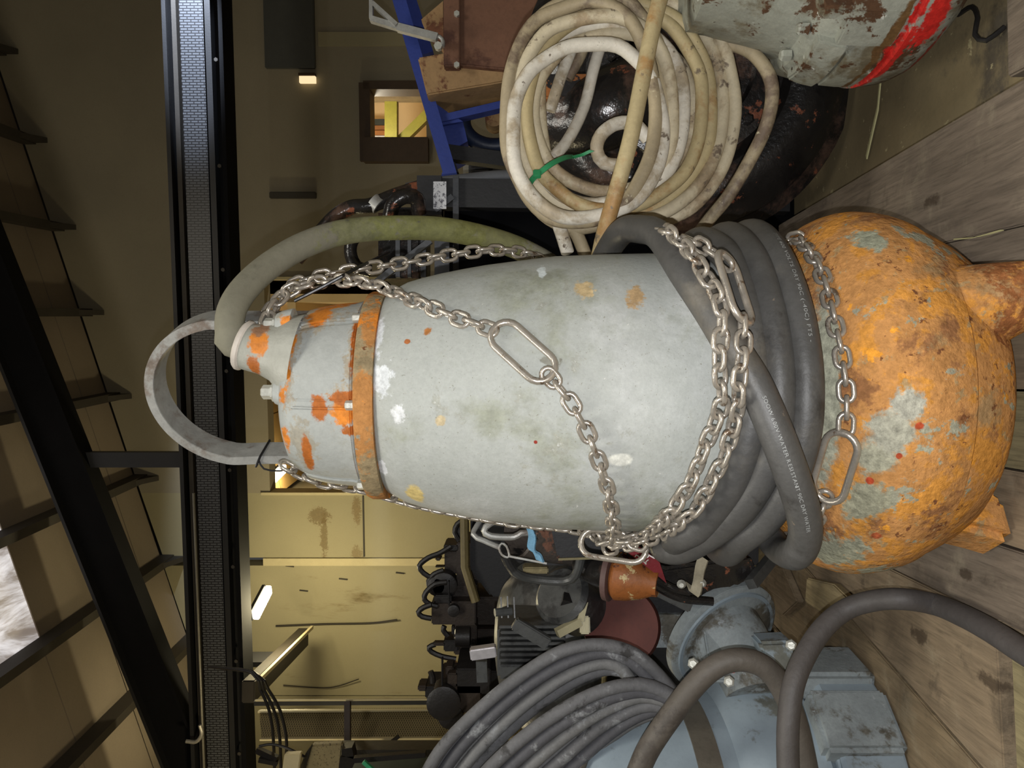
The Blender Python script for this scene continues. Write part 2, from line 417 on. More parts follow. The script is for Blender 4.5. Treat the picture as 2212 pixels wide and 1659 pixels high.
for b_ in ((-.3, 5.5, 12.5, 12.6, -.1, 6), (wy0 - 1.6, wy0 - 1.5, 9.4, 12.5, -.1, 6), (5.4, 5.5, 9.4, 12.5, -.1, 6), (-.3, 5.5, 9.4, 12.5, 3.6, 3.7)):
    struct('wall_panel', hbox(MB(), *b_), lit, room)
lamp('window_room_lamp', 'POINT', hall(2.2, 10.0, 2.9), 95, (1.0, .9, .7), .15)
ygreen = paint('yellow_green_steel', (126, 122, 44), .5, var=.2)
t_ = thing('steel_portal', hall(2.0, 11, 0), 'yellow-green steel rail and diagonal brace on a brown post seen through the lit window', 'frame')
def onq_(x, y, q): return onq(x, y, q)
part('rail', MB().bar(onq_(846, 150, 11), onq_(846, 420, 11), .17, .17, (0, 0, 1)), ygreen, t_)
part('post', MB().bar(onq_(740, 205, 10.9), onq_(1110, 205, 10.9), .16, .14, (0, 1, 0)), paint('dull_beam', (112, 98, 74), .6), t_)
part('brace', MB().bar(onq_(862, 309, 11.1), onq_(948, 225, 11.1), .13, .13, (0, 1, 0)), ygreen, t_)
sh = thing('storage_rack', hall(1.0, 12, 0), 'brown shelving with dark boards behind the lit window', 'rack')
for x0, x1, c in ((806, 818, (40, 46, 44)), (818, 836, (150, 96, 50)), (838, 850, (165, 112, 62)), (851, 858, (235, 235, 240)), (859, 930, (120, 76, 40))):
    pass
for (ya, yb), c in (((257, 270), (46, 54, 52)), ((271, 280), (150, 98, 52)), ((282, 292), (170, 112, 58)), ((293, 298), (230, 236, 255)), ((299, 330), (140, 88, 44))):
    a = onq_(799, yb, 12); b = onq_(834, ya, 12)
    mb = MB(); mb.prism([V((a.x, a.y, a.z)), V((b.x, b.y, a.z)), V((b.x, b.y, b.z)), V((a.x, a.y, b.z))], (0, .06, 0))
    part('shelf_board', mb, paint('shelf_%d' % ya, c, .6), sh)

# the next bay seen through the opening under the crane beam
bay = bpy.data.objects.new('ceiling_beyond', None); C.objects.link(bay); bay['kind'] = 'structure'
mroof2 = paint('lit_roof_boards', (168, 140, 84), .8, var=.15, sc=2)
for k in range(7):
    for j in range(3):
        s0 = -2.6 + j * 1.1; q0 = 9.3 + k * .9
        mb = MB(); mb.prism([hall(s0, q0, 4.35 + .24 * (s0 + 2.6)), hall(s0 + 1.085, q0, 4.35 + .24 * (s0 + 3.685)), hall(s0 + 1.085, q0 + .885, 4.35 + .24 * (s0 + 3.685)), hall(s0, q0 + .885, 4.35 + .24 * (s0 + 2.6))], (0, 0, .06))
        struct('roof_panel', mb, mroof2, bay)
for j in range(3):
    s0 = -2.06 + j * 1.1; struct('purlin', MB().bar(hall(s0, 9.3, 4.40 + .24 * (s0 + 2.6)), hall(s0, 15.6, 4.40 + .24 * (s0 + 2.6)), .1, .16), M['purlin'], bay)
struct('wall_panel', hbox(MB(), -2.7, .42, 15.6, 15.7, -.1, 6), M['wall'], bay)
struct('wall_panel', hbox(MB(), .43, .5, 9.3, 15.6, -.1, 6), M['wall'], bay)
struct('wall_panel', hbox(MB(), -2.8, -2.7, 9.3, 15.6, -.1, 6), M['wall'], bay)
lamp('bay_lamp', 'POINT', onq(625, 1015, 11.0), 32, (1, .8, .5), .1)
tube_on = emit('lit_tube', (1.0, .93, .75), 9)
def strip_light(a, b, wd, label):
    t = thing('strip_light', (V(a) + V(b)) / 2, label, 'lamp')
    part('diffuser', MB().bar(a, b, wd, wd * .6), tube_on, t, bevel=.008)
    part('housing', MB().bar(V(a) + V((0, 0, wd * .5)), V(b) + V((0, 0, wd * .5)), wd * 1.15, wd * .3), M['black_steel'], t)
    return t
a, b = onq(591, 1034, 10.6), onq(614, 1012, 11.1); b.z = a.z
strip_light(a, b, .12, 'bright strip light in the next bay beside the pump lid')
a, b = onq(552, 1330, 7.3), onq(582, 1273, 7.73); b.z = a.z
strip_light(a, b, .10, 'bright strip light under the crane beam on the yellow wall')
lamp('strip_lamp', 'POINT', (a + b) / 2 - V((0, 0, .22)), 84, (1.0, .86, .52), .12)
lamp('strip_lamp_left', 'POINT', hall(-4.3, 5.0, 2.7), 62, (1.0, .84, .52), .15)

# roof: panels between purlins, skylight, rafter, crane beam
ceil = bpy.data.objects.new('ceiling', None); C.objects.link(ceil); ceil['kind'] = 'structure'
sky_m = NT('skylight_sheet')
st = sky_m.noise(3, 6, .7, .5, sky_m.stretch((1.2, .25, 1)))
sky_m.set(sky_m.b.inputs['Emission Color'], sky_m.mix(sky_m.step(st, .38, .6), (.22, .18, .16), (1, .97, .98)))
sky_m.b.inputs['Emission Strength'].default_value = .75
sky_m = sky_m.done(lin((200, 196, 190)), .6)
DS = .985
for i in range(-6, 6):
    for j in range(11):
        s0 = .03 + i * DS; q0 = -.8 + j * .93; s1 = s0 + DS; q1 = min(q0 + .93, 9.0)
        skyl = i in (-3, -4, -2) and 0 < 0
        mb = MB(); e = .007
        mb.prism([hall(s0 + e, q0 + e, roofz(s0)), hall(s1 - e, q0 + e, roofz(s1)), hall(s1 - e, q1 - e, roofz(s1)), hall(s0 + e, q1 - e, roofz(s0))], (0, 0, .05))
        p = hall((s0 + s1) / 2, (q0 + q1) / 2, roofz((s0 + s1) / 2))
        px = 1106 - (p.z - H) / max(.1, p.y) * F; py = 829.5 - p.x / max(.1, p.y) * F
        skyl = i in (-3, -2) and 6 <= j <= 7
        struct('skylight_panel' if skyl else 'roof_panel', mb, sky_m if skyl else M['roof'], ceil)
    s0 = .03 + i * DS
    struct('purlin', MB().bar(hall(s0, -1.2, roofz(s0) - .08), hall(s0, 9, roofz(s0) - .08), .09, .16), M['purlin'], ceil)
    # bracket plate where the purlin meets the wall
    mb = MB(); mb.prism([hall(s0 - .03, 8.99, roofz(s0) - .02), hall(s0 - .03, 8.45, roofz(s0) - .02), hall(s0 - .03, 8.99, roofz(s0) - .3)], V((CS * .06, -SN * .06, 0))); struct('bracket', mb, M['purlin'], ceil)
mb = MB(); mb.box((0, 0, 0), (14, 14, .05))
mb.v = [hall(p.x, p.y + 3.5, roofz(p.x) + .12 + p.z) for p in mb.v]; struct('roof_deck', mb, M['purlin'], ceil)
raf = thing('roof_rafter', hall(0, 7.0, 4), 'black steel rafter sloping down to the left under the roof', 'beam')
def rz(s): return H + 4.58 + .343 * (s + .64)
part('web', MB().bar(hall(-5.6, 7.0, rz(-5.6) - .2), hall(5.8, 7.0, rz(5.8) - .2), .05, .40), M['shaded_beam_black'], raf)
part('flange', MB().bar(hall(-5.6, 7.0, rz(-5.6) - .40), hall(5.8, 7.0, rz(5.8) - .40), .2, .03), M['shaded_beam_black'], raf)
part('flange', MB().bar(hall(-5.6, 7.0, rz(-5.6) - .015), hall(5.8, 7.0, rz(5.8) - .015), .22, .03), M['black_steel'], raf)
pc = onq(100, 992, 7.05); sc_ = pc.x * CS - pc.y * SN
st = thing('steel_post', hall(sc_, 7.05, H + 3.0), 'short black steel post between the rafter and the crane beam', 'post')
part('shaft', MB().bar(hall(sc_, 7.05, H + 2.99), hall(sc_, 7.05, rz(sc_) - .36), .14, .14, (0, 1, 0)), M['black_steel'], st)
part('end_plate', MB().bar(hall(sc_, 7.05, H + 2.99), hall(sc_, 7.05, H + 3.02), .3, .24, (0, 1, 0)), M['black_steel'], st)

cb = thing('crane_beam', hall(0, 7, H + 2.5), 'long black crane beam crossing the hall below the roof', 'beam')
QB = 7.0
part('web', MB().bar(hall(-6, QB, H + 2.75), hall(6, QB, H + 2.75), .03, .48), M['black_steel'], cb)
part('flange', MB().bar(hall(-6, QB - .05, H + 2.985), hall(6, QB - .05, H + 2.985), .3, .035), M['black_steel'], cb)
part('flange', MB().bar(hall(-6, QB - .05, H + 2.51), hall(6, QB - .05, H + 2.51), .26, .035), M['shaded_beam_black'], cb)
part('angle_rail', MB().bar(hall(-6, QB - .1, H + 2.63), hall(6, QB - .1, H + 2.63), .1, .05), M['black_steel'], cb)
part('angle_rail', MB().bar(hall(-6, QB - .1, H + 2.92), hall(6, QB - .1, H + 2.92), .1, .04), M['purlin'], cb)
part('conduit', MB().tube([hall(-1.6, 6.78, H + 2.875), hall(-3.0, 6.78, H + 2.875), hall(-4.4, 6.78, H + 2.875)], .012, 8), paint('rail_highlight_grey', (120, 116, 104), .4, .3), cb)  # pale tube drawn for the highlight along the angle rail
part('cable_clip', MB().tube(smooth([onq(432, 1566, 6.75), onq(436, 1585, 6.75), onq(424, 1602, 6.75), onq(402, 1601, 6.75)], .02), .018, 8), paint('clip_grey', (170, 166, 156), .35, .4), cb)
# perforated strip: slots are real texture on a thin steel tray, too small to pick apart
tr = NT('perforated_tray_steel')
vec = tr.vm('MULTIPLY', tr.pos, (18, 18, 22))[0]
br = tr.n('ShaderNodeTexBrick'); br.offset = .5; br.inputs['Scale'].default_value = 1
cx_ = tr.n('ShaderNodeSeparateXYZ'); tr.set(cx_.inputs[0], tr.pos); co = tr.n('ShaderNodeCombineXYZ')
tr.set(co.inputs[0], tr.math('MULTIPLY', cx_.outputs[2], 1.0)); tr.set(co.inputs[1], tr.math('MULTIPLY', cx_.outputs[0], 1.0))
tr.set(br.inputs['Vector'], co.outputs[0]); br.inputs['Scale'].default_value = 14
br.inputs['Brick Width'].default_value = .9; br.inputs['Row Height'].default_value = .32; br.inputs['Mortar Size'].default_value = .07
br.inputs['Color1'].default_value = (1, 1, 1, 1); br.inputs['Color2'].default_value = (1, 1, 1, 1); br.inputs['Mortar'].default_value = (0, 0, 0, 1)
mt = tr.done(tr.mix(br.outputs['Color'], (.012, .012, .014), (.09, .095, .105)), .45, .0)
tray = part('perforated_strip', MB().bar(hall(-6, QB - .13, H + 2.775), hall(6, QB - .13, H + 2.775), .01, .205), mt, cb)
for k in range(12):
    s_ = -5 + k * .9
    part('bolt', MB().lathe([(0, .018), (.02, .018)], hall(s_, QB - .155, H + 2.56), (-SN, -CS, 0), 6), M['purlin'], cb)
lamp('strip_accent_spot', 'SPOT', hall(3.9, 6.15, H + 2.76), 1500, (.72, .82, 1.0), .05, None, None, .42).rotation_euler = (V(hall(2.45, 6.87, H + 2.775)) - V(hall(3.9, 6.15, H + 2.76))).to_track_quat('-Z', 'Y').to_euler()  # added spot out of view, stands in for bluish outdoor light on the strip

# fittings on the back wall
hq = 8.93
def wallplate(name, x0, x1, y0, y1, m, label, cat, th=.06, q=8.94):
    a, b = onq(x1, y1, q), onq(x0, y0, q)
    mb = MB(); mb.prism([a, V((b.x, b.y, a.z)), b, V((a.x, a.y, b.z))], V((SN * th, CS * th, 0))); return solo(name, mb, m, label, cat, bevel=.008)
wallplate('wall_hatch', 566, 680, -60, 146, paint('hatch_grey', (84, 86, 84), .6, var=.1), 'large dark grey hatch panel high on the right wall', 'hatch')
wallplate('vent_slot', 581, 682, 414, 428, paint('slot_dark', (64, 60, 52), .7, var=.15), 'narrow dark vertical vent slot on the back wall', 'vent')
sl = thing('slot_window', onq(663, 170, 8.95), 'small glowing rectangular slot window below the dark hatch', 'lamp')
a, b = onq(681, 178, 8.93), onq(646, 164, 8.93)
part('glass', MB().prism([a, V((b.x, b.y, a.z)), b, V((a.x, a.y, b.z))], V((SN * .05, CS * .05, 0))), emit('slot_glow', (1.0, .78, .46), .95), sl)  # glowing pane stands for the light in a small wall opening
a, b = onq(680, 163, 8.94), onq(644, 157, 8.94)
part('slot_jamb', MB().prism([a, V((b.x, b.y, a.z)), b, V((a.x, a.y, b.z))], V((SN * .06, CS * .06, 0))), frame_m, sl)
# left wall fittings: hung heater, conduit, stains are in the paint
uh = thing('hung_reflector', onq(590, 1420, 8.0), 'dark brown heater hung under the crane beam near the strip light', 'reflector')  # box built for a dark reflector panel hanging here
dbr = paint('reflector_brown', (42, 36, 26), .7, var=.2)
a = onq(560, 1490, 6.6); b = onq(606, 1372, 8.4); b.z = a.z
part('casing', MB().bar(a + V((-.02, 0, .10)), b + V((-.02, 0, .10)), .20, .12), dbr, uh, bevel=.01)
part('edge_strip', MB().bar(a + V((.09, 0, .0)), b + V((.09, 0, .0)), .035, .03), M['trim'], uh)
part('bracket', MB().bar((a + b) / 2 + V((0, 0, .15)), (a + b) / 2 + V((0, 0, .45)), .05, .3, (0, 1, 0)), M['black_steel'], uh)
mb = MB(); mb.tube(smooth([onq(596, 1352, 8.97), onq(700, 1348, 8.97), onq(800, 1346, 8.97), onq(858, 1339, 8.95)]), .012, 6); solo('conduit', mb, M['purlin'], 'thin dark vertical conduit on the yellow wall', 'pipe')
mb = MB(); mb.tube(smooth([onq(612, 1480, 8.98), onq(690, 1486, 8.98), onq(730, 1482, 8.97), onq(775, 1467, 8.95)]), .007, 6); solo('wire_end', mb, M['purlin'], 'thin slack wire on the yellow wall beside the heater', 'wire')
for k, (x, y) in enumerate(((625, 1222), (740, 1250), (655, 1275), (863, 1237))):
    mb = MB(); mb.ribbon([onq(x - 8, y, 8.985), onq(x + 10, y + 2, 8.985)], (0, 1, 0), .012, .015)
    solo('wall_hook', mb, M['purlin'], 'tiny dark hook on the yellow wall, ' + ('highest, beside the pale strip', 'second highest, above the conduit', 'between the strip light and the conduit', 'lowest, above the valve hoses')[k], 'hook', 'hooks on the yellow wall')
# ------------------------------------------------------------------ the submersible pump
def oc(x, y, R=.19): return oncyl(x, y, R)
RUST = (204, 124, 44); RUSTD = (168, 96, 40)
m_vol = paint('rusty_casting', (186, 134, 80), .9, var=.26, sc=24, bump=.8, bsc=70, spec=.12, grain=.34,
    patches=[((204, 142, 66), 12, .5, .12), ((146, 102, 66), 8, .56, .12), ((164, 132, 92), 4, .62, .12), ((172, 142, 100), 26, .66, .08), ((120, 78, 50), 34, .70, .06), ((156, 154, 134), 9, .67, .05), ((152, 150, 128), 22, .76, .05), ((220, 150, 56), 15, .72, .06)],
    splats=[(onsurf(1890, 990, 0), (.035, .09, .035), (156, 154, 134), .5), (onsurf(1930, 930, 0), (.05, .09, .04), (160, 158, 142), .6), (onsurf(1960, 880, 0), (.03, .06, .03), (166, 164, 150), .7),
            (onsurf(1870, 1080, 0), (.05, .09, .04), (152, 150, 128), .7), (onsurf(1795, 830, 0), (.26, .12, .016), (152, 152, 134), .5), (P(2150, 640, 1.38), (.09, .1, .05), (138, 88, 52), .9), (onsurf(1880, 520, 0), (.03, .06, .03), (150, 152, 132), .8), (onsurf(1800, 1190, 0), (.06, .12, .05), (150, 150, 130), .7),
            (onsurf(1985, 920, 0), .009, (170, 74, 46), .4), (onsurf(1942, 985, 0), .006, (160, 70, 44), .4), (onsurf(1880, 1038, 0), .009, (170, 70, 44), .4), (onsurf(1893, 1156, 0), .01, (172, 90, 56), .4)])
m_band = paint('rusty_flange', (172, 122, 72), .85, var=.22, sc=20, bump=.6, spec=.12, grain=.32, patches=[((146, 130, 100), 9, .48, .12), ((150, 146, 130), 14, .72, .05), ((206, 126, 50), 13, .62, .06), ((118, 80, 52), 26, .72, .06)])
m_lid = paint('flaking_grey_paint', (164, 167, 163), .55, var=.1, sc=8, bump=.25, spec=.3, grain=.10, patches=[((176, 128, 76), 12, .74, .05), ((140, 136, 116), 4, .6, .25), ((150, 148, 126), 5, .62, .2)],
    splats=[(oc(750, 880), (.06, .06, .05), (158, 140, 110), 1.1, .6), (oc(690, 670), (.06, .08, .07), (160, 142, 112), 1.1, .6), (oc(620, 760), (.13, .06, .022), (150, 134, 108), 1.2, .6), (oc(765, 760), (.12, .06, .02), (156, 138, 108), 1.2, .6), (oc(650, 960), (.07, .08, .03), (150, 136, 108), 1.2, .5), (oc(745, 892), (.035, .05, .035), RUST, .55), (oc(690, 882), (.035, .05, .02), RUSTD, .6), (oc(760, 860), (.02, .05, .05), RUSTD, .9), (oc(620, 700, .19), (.02, .05, .014), RUST, .8), (oc(625, 740), (.03, .05, .010), RUST, .7), (oc(615, 800), (.03, .05, .011), RUST, .8), (oc(600, 850), (.03, .05, .012), RUST, .8),
            (oc(665, 985), (.05, .06, .012), RUSTD, .5), (oc(760, 930), (.016, .05, .03), RUSTD, .8), (oc(735, 655), (.02, .06, .06), RUST, .8), (oc(690, 680), (.025, .05, .03), RUST, .8), (oc(720, 655), (.03, .09, .06), RUST, .9), (oc(770, 740), (.08, .06, .013), RUSTD, .8), (oc(610, 960), (.05, .06, .012), RUST, .7)])
m_stat = paint('weathered_grey_paint', (164, 167, 162), .6, var=.08, sc=6, bump=.15, bsc=130, spec=.3, grain=.13, patches=[((190, 192, 190), 2.1, .5, .4), ((146, 149, 134), 3.6, .52, .3), ((150, 150, 138), 14, .66, .2), ((206, 206, 200), 48, .82, .05), ((126, 124, 110), 210, .70, .12), ((196, 198, 194), 14, .78, .1), ((178, 160, 128), 9, .85, .06)],
    splats=[(onsurf(897, 1068, 0), (.035, .05, .022), (206, 184, 120), .35), (onsurf(1340, 993, 0), (.014, .03, .026), (214, 214, 204), .15), (onsurf(822, 820, 0), (.035, .05, .026), (210, 214, 216), .9), (onsurf(862, 892, 0), (.022, .05, .016), (208, 210, 210), .8), (onsurf(815, 720, 0), (.05, .05, .016), (204, 208, 212), .8), (onsurf(825, 1010, 0), (.02, .05, .012), (206, 208, 210), .8),
            (onsurf(925, 715, 0), .011, (170, 112, 60), .6), (onsurf(880, 738, 0), .006, (160, 96, 52), .5), (onsurf(1262, 625, 0), (.024, .04, .02), (190, 168, 128), .8), (onsurf(1372, 640, 0), (.03, .06, .02), (176, 148, 110), .9), (onsurf(1157, 955, 0), .004, (130, 46, 34), .3), (onsurf(952, 910, 0), (.012, .03, .012), (190, 174, 140), .7), (onsurf(1170, 585, 0), (.02, .05, .01), (202, 210, 210), .8), (onsurf(1185, 780, 0), (.012, .05, .022), (110, 106, 92), 1.2, .7)])
m_galv = paint('galvanised_steel', (168, 168, 164), .45, .35, var=.22, sc=24, bump=.1, patches=[((132, 120, 110), 6, .5, .2)], grain=.1)
m_bolt = paint('bolt_steel', (198, 198, 188), .4, .4, var=.2, sc=60)
pump = thing('submersible_pump', (AX, AY, 0), 'tall grey submersible pump with a rusty orange volute, standing upright wrapped in cable and chain', 'pump')
def rel(prof): return [(z + H, r) for z, r in prof]
ax0 = (AX, AY, 0)
part('stator_housing', MB().lathe(rel([(-.56, .2), (-.52, .255), (-.50, .262), (-.45, .275), (-.38, .292), (-.285, .296), (-.19, .294), (-.09, .290), (-.02, .2815), (.054, .272), (.10, .264), (.151, .254), (.19, .2445), (.219, .236), (.245, .2225), (.258, .216), (.264, .205)]), ax0, seg=96), m_stat, pump)
rim = MB().lathe(rel([(.262, .2), (.262, .2205), (.268, .2225), (.292, .2225), (.299, .219), (.299, .19)]), (AX - .006, AY, 0), seg=96)
part('flange_ring', rim, m_band, pump, ang=50)
LID = [(.29, .204), (.303, .196), (.31, .190), (.36, .187), (.40, .181), (.435, .171), (.455, .158), (.463, .14), (.466, .04)]
LC = (AX - .004, AY, 0)
part('lid', MB().lathe(rel(LID), LC, seg=72), m_lid, pump, ang=50)
def plate(a0, a1, z0=.306, z1=.428, th=.008):
    def rr(z):
        for (za, ra), (zb, rb) in zip(LID, LID[1:]):
            if za <= z <= zb: return ra + (rb - ra) * (z - za) / (zb - za)
        return .16
    zs = [z0 + (z1 - z0) * k / 6 for k in range(7)]
    prof = [(z0, rr(z0) - .004)] + [(z, rr(z) + th) for z in zs] + [(z1, rr(z1) - .004)]
    mb = MB(); n = len(prof); mb.lathe(rel(prof), LC, seg=14, a0=math.radians(a0), a1=math.radians(a1))
    m = 15; mb.f.append(tuple(i * m for i in range(n))); mb.f.append(tuple(i * m + 14 for i in range(n))[::-1])
    return mb
for a0, a1 in ((-93, -44), (-151, -97), (-40, 8), (12, 60), (64, 112), (116, 164), (168, 206)):
    part('lid_panel', plate(a0, a1), m_lid, pump, bevel=.004)
for ang in (-95.2, -42, -154, 10, 62, 114, 166):
    a = math.radians(ang); c = V((LC[0] + math.cos(a) * .205, LC[1] + math.sin(a) * .205, H + .299))
    part('flange_bolt', MB().lathe([(0, .0095), (.015, .0095), (.017, .007)], c, seg=6), m_bolt, pump)
# cable boss, ears and bolts on the lid
bb, bt = V((.058, 1.555, H + .445)), V((.078, 1.545, H + .545))
axb = (bt - bb).normalized(); L = (bt - bb).length
gl = part('cable_boss', MB().lathe([(-.01, .088), (.012, .080), (.035, .060), (.06, .051), (L - .01, .048), (L, .046), (L, .037), (L - .03, .034), (L - .03, .0)], bb, axb, 40, cap=False), paint('boss_grey', (160, 160, 150), .5, var=.15, sc=12, bump=.3, splats=[(P(560, 742, 1.5), (.03, .06, .02), RUST, .7), (P(545, 790, 1.5), (.025, .06, .014), RUSTD, .7), (P(560, 700, 1.5), (.02, .06, .02), (150, 112, 84), .8)]), pump)
lip = MB().tube([bt + V((math.cos(a) * .043, math.sin(a) * .043, -.004 - .014 * math.cos(a))) for a in [2 * PI * k / 28 for k in range(28)]], .0075, 8, closed=True)
part('boss_lip', lip, paint('lip_pale', (196, 188, 178), .4, var=.15), gl)
def ear(x, y, d, zc, name='lid_ear'):
    p = P(x, y, d); e = part(name, MB().lathe([(0, .034), (.02, .03), (.033, .024), (.036, .018)], (p.x, p.y, H + .44), seg=20), m_lid, pump)
    part('hex_bolt', MB().lathe([(0, .019), (.004, .019), (.005, .0145), (.022, .0145), (.025, .011)], (p.x, p.y, H + .476), seg=6), m_bolt, e)
ear(552, 847, 1.53, 0); ear(570, 702, 1.545, 0)
# lifting bail: flat bar bent to a hoop and turned a little
TH = math.radians(25); bw = V((math.sin(TH), math.cos(TH), 0)); bd = V((math.cos(TH), -math.sin(TH), 0)); bc = V((-.012, 1.665, 0))
arc = []
for z in (.42, .47, .52, .56): arc.append(bc - bd * (.158 + .010 * (z - .42)) + V((0, 0, H + z)))
for k in range(1, 25):
    a = PI - PI * k / 25; arc.append(bc + bd * (math.cos(a) * .163) + V((0, 0, H + .60 + .175 * math.sin(a))))
for z in (.60, .55, .50, .42): arc.append(bc + bd * (.160) + V((0, 0, H + z)))
bail = part('lifting_bail', MB().ribbon(smooth(arc, .012), bw, .066, .020), m_galv, pump, bevel=.0012)
m_tie = paint('black_nylon', (24, 24, 26), .4, var=.2)
i0 = 2; c0 = bc - bd * .16 + V((0, 0, H + .565)); 
loop = [c0 + bd * x + bw * y + V((0, 0, -x * .5)) for x, y in ((-.0125, -.037), (.0125, -.037), (.0125, .037), (-.0125, .037))]
tie = part('cable_tie', MB().tube(loop, .0028, 6, closed=True), m_tie, bail)
part('tie_tail', MB().tube(smooth([c0 + V((-.012, -.03, 0)), c0 + V((-.032, -.03, -.012)), c0 + V((-.038, -.02, -.045)), c0 + V((-.03, 0, -.075)), c0 + V((-.012, .03, -.085))]), .0022, 6), m_tie, tie)
part('volute', MB().lathe(rel([(-.50, .2), (-.515, .255), (-.54, .27), (-.56, .288), (-.575, .305), (-.61, .345), (-.63, .36), (-.65, .37), (-.675, .378), (-.70, .381), (-.725, .380), (-.75, .376), (-.772, .3695), (-.784, .365), (-.790, .3575), (-.80, .3545), (-.82, .346), (-.84, .336), (-.86, .325), (-.88, .312), (-.895, .295), (-.905, .27), (-.908, 0)]), ax0, seg=112), m_vol, pump, ang=28)
fa = math.radians(-58); fd = V((math.cos(fa), math.sin(fa), 0)); fc_ = V((AX, AY, H))
frs = [.115, .108, .092, .074, .064, .063]
fpt = [fc_ + fd * r + V((0, 0, z)) for r, z in ((.20, -.765), (.25, -.80), (.292, -.845), (.322, -.89), (.338, -.925), (.345, -.948))]
def frad(t):
    x = t * (len(frs) - 1); k = min(int(x), len(frs) - 2); return frs[k] + (frs[k + 1] - frs[k]) * (x - k)
part('foot', MB().tube(fpt, frad, 32, flat=.9), m_vol, pump, ang=60)
for ang in (-150, 80):
    a = math.radians(ang); dr = V((math.cos(a), math.sin(a), 0)); tn = V((-dr.y, dr.x, 0)); c = V((AX, AY, H))
    poly = [(.20, -.78), (.318, -.80), (.325, -.84), (.318, -.875), (.336, -.92), (.342, -.948), (.26, -.948), (.20, -.88)] if ang == -58 else [(.20, -.80), (.315, -.83), (.335, -.90), (.345, -.93), (.345, -.948), (.26, -.948), (.20, -.88)]
    th = .115 if ang == -58 else .105
    mb = MB(); n = len(poly)
    va = [c + dr * r + V((0, 0, z)) - tn * (th / 2 * (1 if r > .3 else 1.15)) for r, z in poly]; vb = [c + dr * r + V((0, 0, z)) + tn * (th / 2 * (1 if r > .3 else 1.15)) for r, z in poly]
    mb.add(va + vb, [tuple(range(n))[::-1], tuple(range(n, 2 * n))] + [(i, (i + 1) % n, n + (i + 1) % n, n + i) for i in range(n)])
    part('foot', mb, m_vol, pump, bevel=.02, ang=50)

# ------------------------------------------------------------------ power cable: arch from the lid and turns round the neck
m_olive = paint('dirty_olive_rubber', (126, 123, 107), .75, var=.14, sc=12, bump=.25, spec=.2, patches=[((92, 90, 78), 7, .6, .2), ((138, 134, 118), 30, .78, .06)],
    splats=[(P(940, 488, 1.83), (.2, .2, .14), (114, 116, 62), .8, .75), (P(1070, 515, 1.88), (.2, .2, .1), (108, 108, 62), .8, .75), (P(790, 515, 1.78), (.1, .2, .1), (126, 128, 80), .9, .5), (P(520, 755, 1.5), (.05, .1, .02), (70, 62, 54), .7)])
m_cab = paint('black_rubber_cable', (76, 75, 73), .5, var=.22, sc=10, bump=.22, patches=[((126, 112, 92), 16, .84, .06), ((54, 52, 50), 6, .62, .2), ((100, 95, 86), 3.5, .56, .3), ((112, 102, 90), 30, .82, .05)], spec=.45, grain=.12)
cable = thing('power_cable', (AX, AY, .2), 'thick black rubber power cable looping from the pump lid and wound round the pump neck', 'cable')
RC = .029
arch = [bt - axb * .05, bt + axb * .02, P(497, 722, 1.535), P(500, 672, 1.55), P(530, 622, 1.59), P(585, 572, 1.65), P(660, 528, 1.71), P(750, 500, 1.77), P(860, 492, 1.82), P(970, 497, 1.86), P(1080, 522, 1.90), P(1160, 556, 1.93), P(1250, 610, 1.97), P(1380, 660, 2.0), P(1500, 650, 2.0)]
part('cable_arch', MB().tube(smooth(arch, .012), RC, 20), m_olive, cable, label='dirty olive arch of the cable')
def backarc(p0, p1, R, n=10, z0=None):
    a0 = math.atan2(p0.y - AY, p0.x - AX); a1 = math.atan2(p1.y - AY, p1.x - AX)
    while a1 < a0: a1 += 2 * PI            # counter-clockwise from right over the back to the left when p0 is at right
    return [V((AX + math.cos(a0 + (a1 - a0) * k / n) * R, AY + math.sin(a0 + (a1 - a0) * k / n) * R, p0.z + (p1.z - p0.z) * k / n)) for k in range(1, n)]
def turn(front, R, r=RC, name='cable_turn'):
    pts = [oncyl(x, y, R) for x, y in front]                     # listed from the right over the front to the left
    ring = pts + backarc(pts[0], pts[-1], R)[::-1]
    return part(name, MB().tube(smooth(ring, .015, True), r, 20, closed=True), m_cab, cable)
tpts = [(1628, 490), (1672, 545), (1712, 640), (1735, 745), (1743, 850), (1735, 950), (1706, 1040), (1655, 1120), (1600, 1165)]
turn(tpts, .338)
turn([(1580, 488), (1628, 560), (1662, 660), (1680, 760), (1685, 850), (1674, 950), (1640, 1040), (1580, 1120), (1490, 1180), (1440, 1190)], .332)
turn([(1520, 500), (1575, 560), (1612, 660), (1628, 770), (1630, 860), (1615, 950), (1580, 1050), (1520, 1130), (1470, 1160)], .322)
turn([(1590, 500), (1650, 600), (1668, 700), (1655, 800), (1655, 860), (1650, 950), (1600, 1040), (1560, 1100)], .30, .026)
cross = [oncyl(1290, 600, .33, True), oncyl(1310, 548, .335, True), P(1345, 500, 1.66), oncyl(1385, 478, .345), oncyl(1425, 510, .345), oncyl(1480, 590, .36), oncyl(1540, 680, .37), oncyl(1590, 765, .375), oncyl(1630, 830, .38), oncyl(1672, 925, .395), oncyl(1708, 1020, .405), oncyl(1736, 1110, .405), oncyl(1738, 1165, .40), oncyl(1720, 1196, .395), P(1690, 1190, 1.50), P(1660, 1160, 1.56), P(1640, 1130, 1.62)]
crp = smooth(cross, .012)
part('cable_crossing', MB().tube(crp, RC, 20), m_cab, cable)
